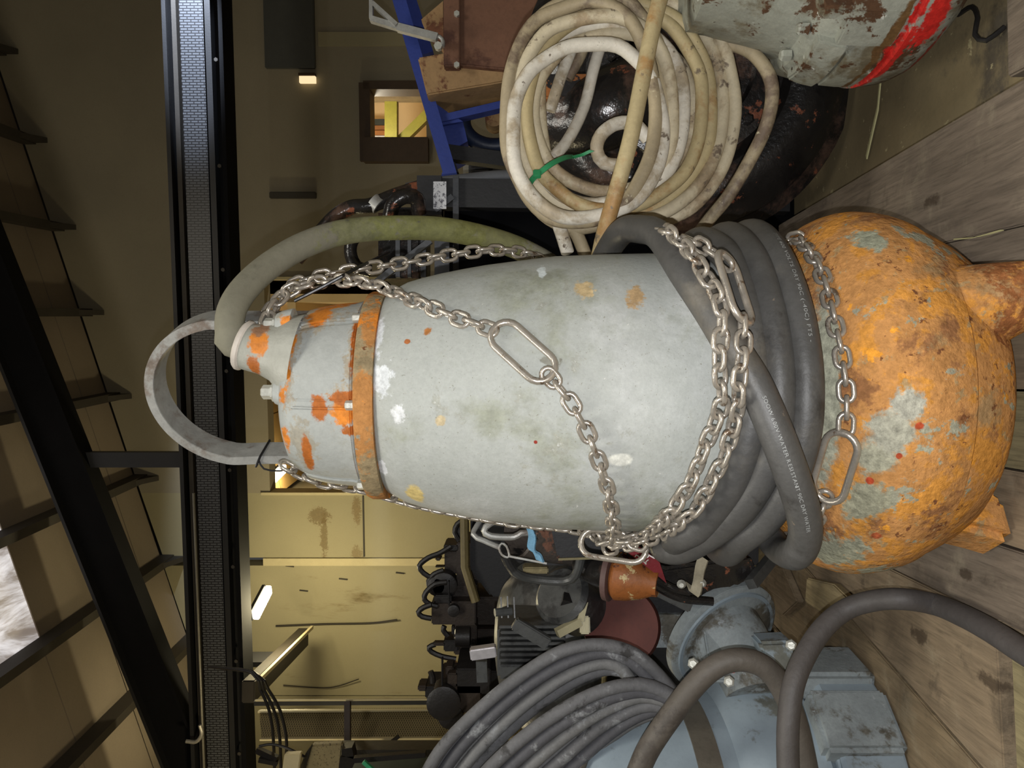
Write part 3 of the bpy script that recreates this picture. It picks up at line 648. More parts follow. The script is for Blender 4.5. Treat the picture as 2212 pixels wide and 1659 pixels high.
# printing on the cable
def lettering(text, line, size, name='printed_lettering', side=0.0, rad=RC):
    cu = bpy.data.curves.new('t', 'FONT'); cu.body = text; cu.size = size; cu.space_character = 1.15
    o = bpy.data.objects.new('t', cu); C.objects.link(o); bpy.context.view_layer.update()
    me = o.evaluated_get(bpy.context.evaluated_depsgraph_get()).to_mesh()
    vs = [v.co.copy() for v in me.vertices]; fs = [tuple(p.vertices) for p in me.polygons]
    wd = max(v.x for v in vs); C.objects.unlink(o); bpy.data.objects.remove(o)
    L = [0]
    for a, b in zip(line, line[1:]): L.append(L[-1] + (b - a).length)
    mb = MB(); out = []
    eye = V((0, 0, H))
    for v in vs:
        d = min(v.x / wd * L[-1], L[-1] - 1e-5); i = max(k for k in range(len(L) - 1) if L[k] <= d)
        p = line[i] + (line[i + 1] - line[i]) * ((d - L[i]) / (L[i + 1] - L[i])); T = (line[min(i + 2, len(line) - 1)] - line[max(i - 1, 0)]).normalized()
        N = V((p.x - AX, p.y - AY, 0)); N = (N - T * N.dot(T)).normalized(); B = N.cross(T)
        a = (v.y - size * .35) / rad + side
        out.append(p + N * (math.cos(a) * (rad + .0006)) + B * (math.sin(a) * (rad + .0006)))
    mb.add(out, fs)
    return part(name, mb, paint('print_white', (150, 152, 150), .6, var=.3, sc=90, bump=0), cable)
t1 = smooth([oncyl(x, y, .338) for x, y in tpts], .004)
def sub(line, y0, y1):
    r = []
    for p in line:
        y = 829.5 - p.x / p.y * F
        if y0 <= y <= y1: r.append(p)
    return r
lettering('CSA 3/C AWG TYPE 600 VOLTS DRY 90C (-40C) FT5 -', sub(t1, 510, 752), .0095, side=.1)
lettering('SOOW 600V WATER RESISTANT 90C DRY WATER', sub(crp, 858, 1128), .0085, side=-.1)

# ------------------------------------------------------------------ chains
m_ch = paint('chain_steel', (178, 170, 158), .3, .6, var=.2, sc=40, bump=.12, bsc=150, patches=[((126, 108, 90), 34, .64, .1)])
def stadium(hs, rc, rt, seg=8, n=7):
    pts = []
    for k in range(n + 1):
        a = -PI / 2 + PI * k / n; pts.append(V((hs + math.cos(a) * rc, math.sin(a) * rc, 0)))
    for k in range(n + 1):
        a = PI / 2 + PI * k / n; pts.append(V((-hs + math.cos(a) * rc, math.sin(a) * rc, 0)))
    return MB().tube(pts, rt, seg, closed=True)
link_me = stadium(.0072, .0122, .0047).mesh('link', m_ch, ang=80)
ring_me = stadium(.0415, .0285, .0065, 10, 10).mesh('ring_link', m_ch, ang=80)
PITCH = .0294
rc_ = random.Random(11)
def radial(p): return V((p.x - AX, p.y - AY, 0.0)).normalized()
def chain(label, runs, loc=None, rings=(), flip=0, group=None):
    t = thing('lifting_chain', V(loc) if loc else V(runs[0][0]), label, 'chain', group)
    base = wloc(t)
    def put(me, name, p, T, N, roll):
        T = T.normalized(); N = (N - T * N.dot(T)).normalized(); B = N.cross(T)
        R = Matrix((T, B, N)).transposed() @ Matrix.Rotation(roll, 3, 'X')
        o = link(name, me, p - base, t); o.rotation_mode = 'QUATERNION'; o.rotation_quaternion = R.to_quaternion()
    for run in runs:
        pts = resample(smooth(run, .006), PITCH)
        for i, p in enumerate(pts):
            T = pts[min(i + 1, len(pts) - 1)] - pts[max(i - 1, 0)]
            roll = (math.radians(18) if (i + flip) % 2 == 0 else math.radians(104)) + rc_.uniform(-.22, .22)
            put(link_me, 'link', p, T, radial(p), roll)
    for a, b, N in rings:
        a, b = V(a), V(b); put(ring_me, 'ring_link', (a + b) / 2, b - a, V(N) if N else radial((a + b) / 2), 0)
    return t
co = .011
A1 = [P(578, 690, 1.56), P(592, 660, 1.58), P(625, 628, 1.60), P(675, 612, 1.60), P(730, 606, 1.59), P(785, 610, 1.55), P(830, 622, 1.515), onsurf(870, 640, co), onsurf(920, 660, co), onsurf(980, 685, co), onsurf(1030, 702, co), onsurf(1068, 716, co)]
A2 = [onsurf(1190, 816, co), onsurf(1225, 858, co), onsurf(1255, 908, co), onsurf(1280, 960, co), onsurf(1300, 1015, co), onsurf(1315, 1065, co), onsurf(1322, 1110, co), onsurf(1325, 1140, co), P(1325, 1168, 1.58)]
chain('steel chain with an oblong ring slanting across the grey pump body', [A1, A2], None, [(onsurf(1070, 706, .012), onsurf(1190, 814, .012), None)])
B1 = [P(585, 668, 1.63), P(612, 632, 1.66), P(660, 604, 1.68), P(720, 592, 1.70), P(790, 580, 1.72), P(860, 570, 1.75), P(930, 558, 1.77), P(1000, 547, 1.79), P(1060, 541, 1.81), P(1120, 545, 1.84), P(1200, 570, 1.90)]
chain('steel chain running down the right edge of the pump below the olive cable arch', [B1])
C1 = [P(622, 1008, 1.68), P(680, 1037, 1.70), P(740, 1048, 1.72), P(790, 1056, 1.74), P(850, 1074, 1.75), P(910, 1091, 1.76), P(970, 1103, 1.765), P(1030, 1114, 1.77), P(1090, 1124, 1.775), P(1150, 1132, 1.765), P(1210, 1138, 1.75), P(1260, 1146, 1.73), P(1300, 1158, 1.70)]
chain('steel chain running down the left edge of the pump, half hidden behind it', [C1])
cr = .375
def oc2(x, y, R=.378): return oncyl(x, y, R)
D1 = [P(1308, 1170, 1.62), P(1345, 1160, 1.60), P(1392, 1148, 1.56), oc2(1440, 1116, .34), oc2(1469, 1078, .345), oc2(1494, 1038, .35), oc2(1518, 976, .355), oc2(1545, 913, .366), oc2(1560, 868, .385), oc2(1556, 820, .40), oc2(1554, 764, .412), oc2(1560, 690, .418), oc2(1550, 640, .418), oc2(1526, 600, .412), oc2(1500, 556, .405), oc2(1470, 524, .392), oc2(1440, 500, .378), P(1400, 500, 1.66)]
D2 = [P(1318, 1186, 1.64), P(1358, 1176, 1.60), P(1425, 1156, 1.53), oc2(1472, 1126, .35), oc2(1506, 1096, .355), oc2(1536, 1042, .36), oc2(1562, 992, .365), oc2(1582, 930, .375), oc2(1594, 882, .392), oc2(1597, 821, .412), oc2(1606, 741, .414), oc2(1604, 690, .412)]
D3 = [oc2(1566, 566, .404), oc2(1540, 545, .40), oc2(1508, 528, .395), oc2(1475, 508, .385)]
chain('left strand of the doubled chain hung round the pump neck above the black cable turns', [D1])
chain('right strand of the doubled chain over the black cable turns, with an oblong ring', [D2, D3], None, [(oc2(1570, 568, .410), oc2(1604, 676, .412), V((.3, -.75, -.75)))], 1)
E1 = [onsurf(1700, 500, .016), onsurf(1720, 512, .016), onsurf(1748, 543, .016), onsurf(1774, 589, .016), onsurf(1791, 640, .016), onsurf(1804, 699, .016), onsurf(1817, 755, .016), onsurf(1824, 810, .016), onsurf(1829, 860, .016), onsurf(1828, 915, .016), onsurf(1824, 940, .016)]
E2 = [onsurf(1781, 1078, .016), onsurf(1772, 1110, .018), onsurf(1750, 1140, .018), onsurf(1715, 1165, .02), onsurf(1690, 1180, .02)]
chain('single steel chain lying on the rusty orange volute below the cable turns', [E1, E2], None, [(onsurf(1822, 948, .022), onsurf(1785, 1070, .026), radial(onsurf(1803, 1010, .02)) * .72 + V((0, 0, .7)))])
chain('short tangle of chain with a ring lying against the left side of the pump', [[P(1285, 1158, 1.66), P(1318, 1172, 1.62), P(1350, 1166, 1.59), P(1384, 1178, 1.58)]], None, [(P(1278, 1172, 1.63), P(1372, 1186, 1.60), (0, -.6, -1))], 1)
# thin black cord over the chain
mb = MB(); mb.tube(smooth([P(636, 650, 1.55), P(700, 618, 1.56), P(760, 585, 1.6), P(840, 545, 1.95)]), .0038, 8)
solo('cord', mb, m_tie, 'thin black cord lying over the chains beside the pump lid', 'cord')
# ------------------------------------------------------------------ right side: coil, castings, blue frame
def pxbox(mb, x0, x1, y0, y1, d, th):
    mb.prism([P(x0, y0, d), P(x1, y0, d), P(x1, y1, d), P(x0, y1, d)], (0, th, 0)); return mb
def pxtube(pts, r, seg=10, step=.012, closed=False):
    return MB().tube(smooth([P(*p) for p in pts], step, closed), r, seg, closed)
def pxbar(a, b, wd, ht, up=(0, 1, 0)): return MB().bar(P(*a), P(*b), wd, ht, up)
m_cream = [paint('cream_cable_%d' % k, c, .6, var=.16, sc=11, bump=.2, grain=.12, patches=pt) for k, (c, pt) in enumerate((
    ((196, 184, 156), [((158, 140, 112), 5, .5, .2), ((112, 98, 82), 20, .62, .14)]),
    ((210, 204, 190), [((172, 158, 134), 6, .46, .2), ((112, 100, 86), 30, .70, .08)]),
    ((178, 162, 122), [((158, 122, 74), 4, .54, .2), ((116, 102, 82), 22, .68, .12)]),
    ((160, 146, 118), [((108, 92, 76), 4.5, .46, .2), ((196, 186, 156), 24, .72, .08)])))]
coil = thing('coiled_cable', P(1350, 240, 1.85), 'hanging coil of stained cream cable bound with a green tie', 'cable')
RCO = .0165
rnd = random.Random(5)
LOOPS = [(1092, 1418, 4, 480, 1.80, 3), (1106, 1432, 92, 472, 1.775, 1), (1116, 1455, 32, 452, 1.83, 0), (1128, 1480, 48, 438, 1.85, 1), (1138, 1518, 22, 450, 1.83, 2), (1152, 1498, 74, 412, 1.88, 0), (1122, 1536, 6, 468, 1.86, 2), (1142, 1562, -12, 480, 1.88, 0), (1164, 1586, -28, 490, 1.90, 0), (1132, 1578, -44, 484, 1.93, 0), (1101, 1442, -14, 492, 1.85, 3)]
for lx, rx, ty, by, d, mi in LOOPS:
    pts = []
    n = 20; ph = rnd.uniform(0, 6)
    for k in range(n):
        a = 2 * PI * k / n
        ex = abs(math.cos(a)) ** .92 * (1 if math.cos(a) >= 0 else -1); ey = abs(math.sin(a)) ** .92 * (1 if math.sin(a) >= 0 else -1)
        xx = (lx + rx) / 2 + ex * (rx - lx) / 2; yy = (ty + by) / 2 + ey * (by - ty) / 2
        xx -= (yy - 240) * .10 * (1 - abs(ex)) + rnd.uniform(-3, 3); yy += rnd.uniform(-4, 4)
        pts.append((xx, yy, d + .02 * math.sin(a * 1 + ph)))
    part('cable_loop', MB().tube(smooth([P(*p) for p in pts], .015, True), RCO, 12, closed=True), m_cream[mi], coil)
for pts, mi, r in (([(1445, -60, 1.73), (1425, 0, 1.73), (1408, 70, 1.73), (1388, 170, 1.725), (1362, 300, 1.72), (1332, 410, 1.73), (1306, 500, 1.76), (1290, 570, 1.8)], 2, .0185),
                   ([(1400, 300, 1.88), (1370, 268, 1.87), (1330, 268, 1.86), (1298, 292, 1.85), (1289, 325, 1.85), (1305, 352, 1.86), (1345, 358, 1.87)], 1, .0165),
                   ([(1262, 0, 1.95), (1240, 90, 1.96), (1212, 165, 1.97), (1188, 240, 1.98)], 1, .015), ([(1280, 20, 1.97), (1258, 110, 1.98), (1225, 170, 1.99)], 3, .015),
                   ([(1300, 90, 1.96), (1282, 150, 1.96), (1262, 230, 1.97), (1228, 300, 1.93), (1195, 340, 1.9)], 1, .015),
                   ([(1530, 96, 1.9), (1575, 95, 1.88), (1625, 115, 1.86), (1660, 160, 1.85), (1668, 210, 1.85), (1652, 280, 1.86), (1612, 360, 1.88), (1572, 425, 1.9), (1535, 470, 1.93), (1495, 520, 1.97), (1450, 560, 2.0)], 3, .0165),
                   ([(1200, 466, 1.84), (1212, 500, 1.85), (1226, 545, 1.88)], 1, .0165), ([(1232, 480, 1.86), (1250, 515, 1.88), (1268, 560, 1.9)], 3, .0165),
                   ([(1440, 380, 1.9), (1500, 330, 1.91), (1540, 300, 1.92)], 3, .0165)):
    part('cable_strand', pxtube(pts, r, 12), m_cream[mi], coil)
m_green = paint('green_strap', (44, 128, 82), .4, var=.2)
tie = part('cable_tie', MB().ribbon(smooth([P(1143, 402, 1.80), P(1150, 388, 1.765), P(1170, 370, 1.755), P(1195, 352, 1.76), P(1222, 340, 1.79), P(1240, 338, 1.83)], .008), (.6, .2, .8), .013, .003), m_green, coil, label='green strap')
part('tie_tail', MB().ribbon(smooth([P(1236, 340, 1.82), P(1258, 334, 1.80), P(1279, 325, 1.79)], .008), (.3, .2, .9), .012, .003), m_green, tie)
part('tie_buckle', MB().box(P(1160, 376, 1.755), (.02, .012, .018), .5), m_green, tie, bevel=.002)

def occ(x, y, R=.402): return oncyl(x, y, R, False, P(0, -225, 1.75).x, 1.75)
m_wgrey = paint('weathered_grey_casting', (148, 150, 138), .5, grain=.18, var=.2, sc=9, bump=.4, bsc=40, patches=[((110, 102, 82), 4, .5, .2), ((84, 60, 42), 8, .62, .06), ((60, 50, 42), 17, .72, .06), ((196, 198, 188), 24, .76, .05)],
    splats=[(occ(1900, 140), (.035, .2, .022), (196, 40, 34), .6), (occ(1930, 118), (.026, .2, .014), (196, 40, 34), .7), (occ(1962, 98), (.014, .2, .010), (196, 40, 34), .9), (occ(1988, 80), (.024, .2, .012), (196, 40, 34), .7), (occ(2015, 60), (.024, .2, .012), (196, 40, 34), .9), (occ(2030, 15), (.06, .2, .03), (196, 40, 34), .8), (occ(1995, 5), (.03, .2, .012), (196, 40, 34), .8), (occ(1985, 140), (.05, .2, .010), (150, 44, 34), .8), (occ(1935, 60), (.04, .3, .009), (100, 74, 44), .5), (occ(1915, 85), (.04, .3, .009), (100, 74, 44), .5), (occ(1890, 115), (.04, .3, .010), (100, 74, 44), .5)])
cas = thing('pump_casing', P(1850, -150, 1.75), 'weathered grey pump casing splashed with red paint above the floor at right', 'pump')
cz = lambda x: H + (1106 - x) / F * 1.72
c0 = V((P(0, -225, 1.75).x, 1.75, 0))
pr = [(2068, .20), (2064, .265), (2040, .315), (2010, .365), (1985, .392), (1960, .404), (1925, .41), (1905, .412), (1899, .398), (1860, .402), (1800, .398), (1745, .382), (1728, .368), (1722, .345), (1700, .335), (1640, .315), (1560, .292), (1508, .285), (1500, .26), (1498, .15)]
part('casing_body', MB().lathe([(cz(x), r) for x, r in pr], c0, seg=64), m_wgrey, cas)
for ang, zx in ((-152, 1800), (-128, 1800), (-105, 1800)):
    a = math.radians(ang); p = c0 + V((math.cos(a) * .385, math.sin(a) * .385, cz(zx)))
    part('rib', MB().box(p, (.06, .03, .19), a), m_wgrey, cas, bevel=.008)
def cplate(a0, a1, z0, z1, r0, r1, th=.012):
    mb = MB(); prof = [(z0, r0 - .01), (z0, r0 + th), ((z0 + z1) / 2, (r0 + r1) / 2 + th + .002), (z1, r1 + th), (z1, r1 - .01)]
    mb.lathe(prof, c0, seg=12, a0=math.radians(a0), a1=math.radians(a1)); n = len(prof)
    mb.f.append(tuple(i * 13 for i in range(n))); mb.f.append(tuple(i * 13 + 12 for i in range(n))[::-1]); return mb
for a0, a1, x0, x1 in ((-192, -168, 1888, 1806), (-192, -164, 1798, 1738), (-164, -140, 1886, 1770), (-136, -110, 1886, 1770)):
    part('pad', cplate(a0, a1, cz(x0), cz(x1), .402, .398 if x1 > 1750 else .385), m_wgrey, cas, bevel=.004)
for ang in (-182, -165, -140, -115):
    a = math.radians(ang); p = c0 + V((math.cos(a) * .36, math.sin(a) * .36, cz(1722)))
    part('bolt', MB().lathe([(0, .014), (.02, .014), (.024, .01)], p, seg=6), m_wgrey, cas)
a = math.radians(-128); part('foot', MB().prism([c0 + V((math.cos(a) * r, math.sin(a) * r, z)) for r, z in ((.30, .06), (.40, .02), (.43, -.09), (.40, -.12), (.25, -.12))], V((-math.sin(a), math.cos(a), 0)) * .07), m_wgrey, cas, bevel=.008)

m_oil = M['black_gloss']
bp = thing('black_volute', P(1480, 190, 2.25), 'oily black spiral pump casing with chipped paint behind the cream cable coil', 'pump')
axv = V((-.20, -1, .12)).normalized()
part('spiral_casing', MB().lathe([(z, r * 1.09) for z, r in ((-.10, .30), (-.08, .44), (-.02, .485), (.03, .495), (.05, .47), (.062, .455), (.10, .45), (.14, .415), (.165, .385), (.175, .33), (.16, .29), (.19, .27), (.22, .255), (.225, .18), (.20, .17), (.19, .0))], P(1475, 170, 2.52), axv, 72), m_oil, bp)
q_ = V((0, 0, 1)).rotation_difference(axv)
for k in range(10):
    a = 2 * PI * k / 10; part('bolt', MB().lathe([(0, .018), (.022, .018), (.026, .012)], P(1475, 170, 2.52) + q_ @ V((math.cos(a) * .24, math.sin(a) * .24, .222)), axv, 6), m_oil, bp)
part('inlet_pipe', MB().tube(smooth([P(1470, 170, 2.3), P(1400, 190, 2.14), P(1330, 230, 2.06), P(1270, 250, 2.1), P(1200, 250, 2.15)], .03), .105, 24), m_oil, bp)
part('lifting_lug', pxbox(MB(), 1172, 1275, 158, 212, 2.02, .05), paint('chipped_orange_lug', (150, 92, 44), .5, var=.3, sc=20, patches=[((24, 22, 22), 9, .47, .04)]), bp, bevel=.006)

# blue frame carrying a rusty hopper
m_blue = paint('blue_frame_paint', (46, 64, 140), .5, var=.2, sc=5)
m_dblue = paint('dark_blue_plastic', (30, 42, 66), .45, var=.25, sc=5)
m_hop = paint('brown_rusty_plate', (120, 84, 64), .75, var=.3, sc=4, bump=.2, patches=[((84, 52, 40), 3, .5, .15)])
m_tan = paint('tan_rusty_plate', (160, 128, 88), .75, var=.25, sc=6, bump=.2, patches=[((110, 68, 44), 5, .55, .12)])
fr = thing('steel_trestle', P(1000, 300, 3.2), 'blue steel trestle leaning beside the back wall window, carrying a rusty hopper', 'trestle')
part('post', pxbar((845, -60, 3.2), (980, 402, 3.2), .055, .08), m_blue, fr)
part('rail', pxbar((880, -20, 3.28), (925, 120, 3.28), .05, .05), m_blue, fr)
part('cross_bar', pxbar((950, 262, 3.22), (1120, 222, 3.22), .03, .06), m_blue, fr)
part('gusset', MB().prism(pp([(920, 208), (975, 248), (1000, 262), (945, 272)], 3.2), (0, .02, 0)), m_blue, fr)
part('tray', MB().prism(pp([(955, 268), (1000, 262), (1010, 305), (965, 330)], 3.24), (0, .3, 0)), m_blue, fr)
part('leg', pxbar((940, 268, 3.3), (985, 395, 3.3), .05, .05), M['black_steel'], fr)
part('leg', pxbar((960, 330, 3.26), (1620, 420, 3.26), .06, .06), M['black_steel'], fr)
part('foot_clamp', MB().prism(pp([(955, 372), (978, 365), (980, 395), (950, 392)], 3.18), (0, .1, 0)), m_blue, fr)
part('drum', MB().tube(smooth([P(940, 208, 3.75), P(1100, 172, 3.75), P(1250, 140, 3.75)], .1), .103, 24), m_dblue, fr)
hop = thing('rusty_hopper', P(1000, 80, 3.1), 'brown rusted steel hopper box resting on the blue frame', 'hopper')
part('front_plate', MB().prism(pp([(990, -80), (1200, -80), (1200, 160), (1095, 150), (990, 140)], 3.05), (0, .45, 0)), m_hop, hop, bevel=.006)
part('corner_flange', pxbox(MB(), 958, 994, -80, 142, 3.03, .5), m_hop, hop, bevel=.005)
part('chute', MB().prism(pp([(902, 124), (958, 114), (1100, 150), (1180, 160), (1060, 182), (922, 205)], 3.08), (0, .35, 0)), m_tan, hop, bevel=.006)
part('gusset', MB().prism(pp([(910, 42), (957, 2), (958, 110), (925, 78)], 3.06), (0, .03, 0)), m_tan, hop)
for x, y in ((987, 32), (987, 142)):
    part('bolt', MB().lathe([(0, .012), (.014, .012)], P(x, y, 3.03), (0, -1, 0), 6), m_bolt, hop)
lb = thing('lattice_bracket', P(860, 60, 3.0), 'small galvanised triangular bracket clamped to the blue frame', 'bracket')
for a, b, wd in (((802, -20, 3), (802, 42, 3), .014), ((802, 42, 3), (900, 72, 2.98), .022), ((860, 60, 2.98), (945, 82, 2.96), .03), ((805, 8, 3), (858, 56, 2.98), .016), ((800, -10, 3), (830, -20, 3), .016)):
    part('strut', pxbar(a, b, wd, .025), m_galv, lb)
part('hook', pxtube([(925, 76, 2.96), (950, 80, 2.96), (957, 90, 2.96), (956, 102, 2.96)], .008), m_galv, lb)
part('bolt', MB().lathe([(0, .016), (.02, .016)], P(948, 103, 2.95), (0, -1, .1), 8), m_bolt, lb)
tyre = thing('blue_hose_reel', P(1080, 270, 3.4), 'dark blue hose reel half hidden behind the cream coil', 'reel')
cc = P(1068, 262, 3.4)
part('rim', MB().tube([cc + V((math.cos(2 * PI * k / 40) * .11, 0, math.sin(2 * PI * k / 40) * .14)) for k in range(40)], .035, 12, closed=True), m_dblue, tyre)
part('hub', MB().lathe([(-.05, .04), (.05, .04)], cc, (0, 1, 0), 20), m_tan, tyre)
part('axle', pxbar((1060, 262, 3.45), (1640, 262, 3.45), .05, .05), M['black_steel'], tyre)
# stacked grey crates far behind
for k, (x0, x1, y0, y1, c, lb_) in enumerate(((1000, 1040, 318, 378, (120, 116, 104), 'pale grey slatted crate behind the blue frame foot'), (1046, 1100, 312, 374, (104, 100, 92), 'darker grey crate under the blue hose reel'), (1012, 1060, 352, 384, (46, 44, 42), 'low black box in front of the pale grey crates'))):
    t = thing('crate', P(x1, (y0 + y1) / 2, 3.8 - k * .05), lb_, 'crate'); mm = paint('crate_%d' % k, c, .7, var=.2)
    d = 3.8 - k * .08
    part('body', pxbox(MB(), x0, x1 + 640, y0, y1, d, .3), mm, t, bevel=.008)
    for j in range(3):
        part('slat', pxbox(MB(), x0 + 6, x1 - 4, y0 + 4 + j * (y1 - y0) / 3, y0 + (j + .7) * (y1 - y0) / 3, d - .02, .025), mm, t)

# black machine between the pump and the blue frame
bm_ = thing('black_tank', P(1080, 460, 2.7), 'black steel tank behind the olive cable arch', 'tank')
mb = MB(); mb.prism(pp([(958, 400), (1000, 392), (1090, 388), (1180, 386), (1260, 390), (1720, 390), (1720, 640), (958, 640)], 2.75), (0, .6, 0)); part('shell', mb, paint('tank_black', (11, 11, 13), .9, var=.2, spec=.05), bm_, bevel=.02)
part('rim', pxtube([(880, 408, 2.74), (930, 398, 2.72), (1000, 389, 2.70), (1080, 381, 2.70), (1180, 380, 2.70), (1300, 384, 2.72)], .022, 12), paint('grey_edge_rubber', (92, 94, 98), .6, var=.15), bm_)
bp2 = thing('black_post', P(950, 450, 2.66), 'black square post with a bright silver reflective sticker', 'post')
part('shaft', pxbar((918, 420, 2.68), (1700, 430, 2.68), .1, .06), M['black_steel'], bp2)
part('shaft', pxbar((930, 386, 2.67), (930, 470, 2.67), .085, .085), M['black_steel'], bp2)
sil = NT('silver_sticker'); nz = sil.noise(90, 4, .7)
part('sticker', pxbox(MB(), 936, 964, 392, 451, 2.615, .006), sil.done(sil.mix(sil.step(nz, .52, .62), (.86, .87, .9), (.2, .2, .23)), .3, .35), bp2)
for a, b, wd in (((985, 380, 2.64), (985, 600, 2.64), .02), ((915, 385, 2.64), (915, 600, 2.64), .018), ((940, 455, 2.63), (978, 425, 2.63), .02), ((860, 515, 2.6), (860, 600, 2.6), .015), ((885, 515, 2.6), (885, 600, 2.6), .012), ((955, 500, 2.6), (955, 620, 2.6), .05)):
    part('strut', pxbar(a, b, wd, .02), paint('strut_grey', (74, 76, 80), .4, .3), bp2)
bh = thing('black_hose', P(800, 450, 2.5), 'black ribbed hose bent round beside the back wall', 'hose')
part('hose_run', pxtube([(640, 560, 2.6), (690, 505, 2.6), (725, 468, 2.6), (760, 448, 2.6), (800, 444, 2.6), (850, 424, 2.62), (910, 404, 2.66)], .026, 14), m_oil, bh)
part('hose_bend', pxtube([(842, 470, 2.55), (850, 440, 2.55), (875, 424, 2.55), (900, 430, 2.57), (905, 460, 2.6)], .026, 14), m_oil, bh)
part('hose_bend', pxtube([(800, 585, 2.6), (770, 575, 2.6), (757, 545, 2.6), (765, 515, 2.6), (800, 500, 2.6)], .022, 14), m_oil, bh)
part('clamp', MB().lathe([(-.015, .03), (.015, .03)], P(812, 440, 2.6), (.5, 0, .6), 14), m_galv, bh)
part('manifold', pxbox(MB(), 815, 915, 445, 600, 2.72, .25), m_oil, bh, bevel=.02)
part('bracket', pxbar((800, 620, 2.5), (930, 520, 2.5), .02, .02), paint('bracket_grey', (70, 72, 76), .5), bh)
# ------------------------------------------------------------------ left side
m_gp = paint('blue_grey_paint', (138, 151, 160), .42, var=.1, sc=6, bump=.1, patches=[((104, 106, 100), 5, .6, .12)])
m_gps = paint('blue_grey_dusty', (142, 150, 152), .55, grain=.15, var=.2, sc=8, bump=.3, patches=[((96, 92, 82), 5, .52, .15), ((150, 156, 158), 20, .68, .05)])
gp = thing('grey_pump', (-1.15, 2.15, 0), 'blue-grey painted pump with a steel band and round flange at lower left', 'pump')
GC = V((-1.13, 2.12, 0))
tilt = Quaternion((0, 0, 1), 0)
prof = [(.16, .30), (.20, .335), (.34, .335), (.40, .318), (.415, .300), (.58, .285), (.70, .270), (.76, .245), (.80, .20), (.825, .13), (.83, .02)]
lean = V((-.02, -.10, 1)).normalized()
part('motor_body', MB().lathe(prof, GC, lean, 64), m_gp, gp)
ql = V((0, 0, 1)).rotation_difference(lean)
b0 = GC + ql @ V((0, 0, .0))
part('steel_band', MB().lathe([(.455, .296), (.455, .3005), (.515, .2955), (.515, .291)], GC, lean, 64, cap=False), paint('band_steel', (134, 128, 116), .38, .6, var=.3, sc=4), gp)
part('base_flange', MB().lathe([(.0, .345), (.005, .372), (.15, .372), (.165, .36), (.165, .28)], GC, (0, 0, 1), 64), m_gp, gp, bevel=.006)
for ang in (-70, -38, -8):
    a = math.radians(ang); part('base_lug', MB().box(GC + V((math.cos(a) * .35, math.sin(a) * .35, .10)), (.08, .16, .2), a), m_gps, gp, bevel=.012)
a = math.radians(-66); pb = GC + ql @ V((math.cos(a) * .28, math.sin(a) * .28, .44))
part('plug', MB().lathe([(-.01, .019), (.008, .019), (.008, .011), (0, .011), (0, 0)], pb, (math.cos(a), math.sin(a), .1), 20, cap=False), m_bolt, gp)
# discharge neck and round flange
fc = P(1560, 1372, 2.18); fax = V((.30, .62, .30)).normalized()
fl = part('flange', MB().lathe([(-.018, .10), (-.018, .168), (-.012, .178), (.016, .178), (.022, .172), (.022, .10)], fc, fax, 64), m_gps, gp, bevel=.002)
part('flange_rim', MB().lathe([(-.024, .150), (-.024, .160), (-.016, .162), (-.016, .148)], fc, fax, 64, cap=False), m_gp, fl)
neck0 = fc - fax * .015; neck1 = P(1640, 1505, 2.02)
part('neck', MB().tube(smooth([neck0 + fax * .02, neck0 - fax * .06, (neck0 - fax * .1) * .6 + neck1 * .4, neck1], .02), lambda t: .125 - .035 * min(1, t * 1.6), 32), m_gps, gp)
for u in (-.05, .05):
    side = fax.cross(V((0, 0, 1))).normalized()
    part('rib', MB().bar(neck0 - fax * .0 + side * u * 1.6 - V((0, 0, 0)), neck1 + side * u + V((0, 0, .05)), .018, .16), m_gps, gp, bevel=.005)
part('nameplate_box', MB().prism(pp([(1640, 1388), (1715, 1385), (1724, 1440), (1680, 1455), (1650, 1420)], 1.93), (0, .08, 0)), m_gp, gp, bevel=.008)
for x, y in ((1575, 1470), (1708, 1392), (1498, 1432)):
    part('bolt', MB().lathe([(0, .014), (.016, .014), (.02, .009)], P(x, y, 1.92), (.2, -1, .3), 6), m_bolt, gp)
part('red_cap', MB().lathe([(0, .012), (.01, .011)], P(1582, 1443, 1.92), (.2, -1, .3), 10), paint('red_plastic', (150, 30, 28), .4), gp)

m_loop = paint('brown_grey_rubber', (88, 82, 75), .6, var=.2, sc=12, bump=.25, patches=[((76, 70, 64), 7, .56, .1)])
t = solo('rubber_cable', pxtube([(1370, 1690, 1.78), (1400, 1620, 1.77), (1450, 1545, 1.76), (1500, 1480, 1.75), (1545, 1440, 1.745), (1590, 1425, 1.74), (1635, 1432, 1.74), (1672, 1460, 1.745), (1700, 1510, 1.75), (1722, 1570, 1.76), (1740, 1650, 1.77), (1748, 1700, 1.78)], .0265, 18), m_loop, 'brown-grey rubber cable arched over the blue-grey pump', 'cable')
t = solo('rubber_cable', MB().tube(smooth([P(1706, 1720, 1.62), P(1702, 1640, 1.63), P(1703, 1560, 1.64), P(1714, 1480, 1.66), P(1740, 1415, 1.69), P(1780, 1355, 1.72), P(1830, 1315, 1.73), P(1890, 1297, 1.70), P(1950, 1294, 1.66), onfloor(2020, 1306, .03), onfloor(2080, 1330, .026), onfloor(2140, 1362, .025), onfloor(2212, 1408, .025), onfloor(2300, 1460, .025)], .012), .0235, 18),
         paint('dark_rubber', (77, 73, 71), .6, var=.2, sc=12, bump=.25), 'dark rubber cable bending down onto the timber deck at lower right', 'cable')
solo('wire_end', pxtube([(1240, 1690, 1.9), (1265, 1620, 1.92), (1285, 1570, 1.95), (1290, 1540, 2.0)], .016, 12), m_loop, 'short dark cable hanging below the grey cable bundle', 'cable')

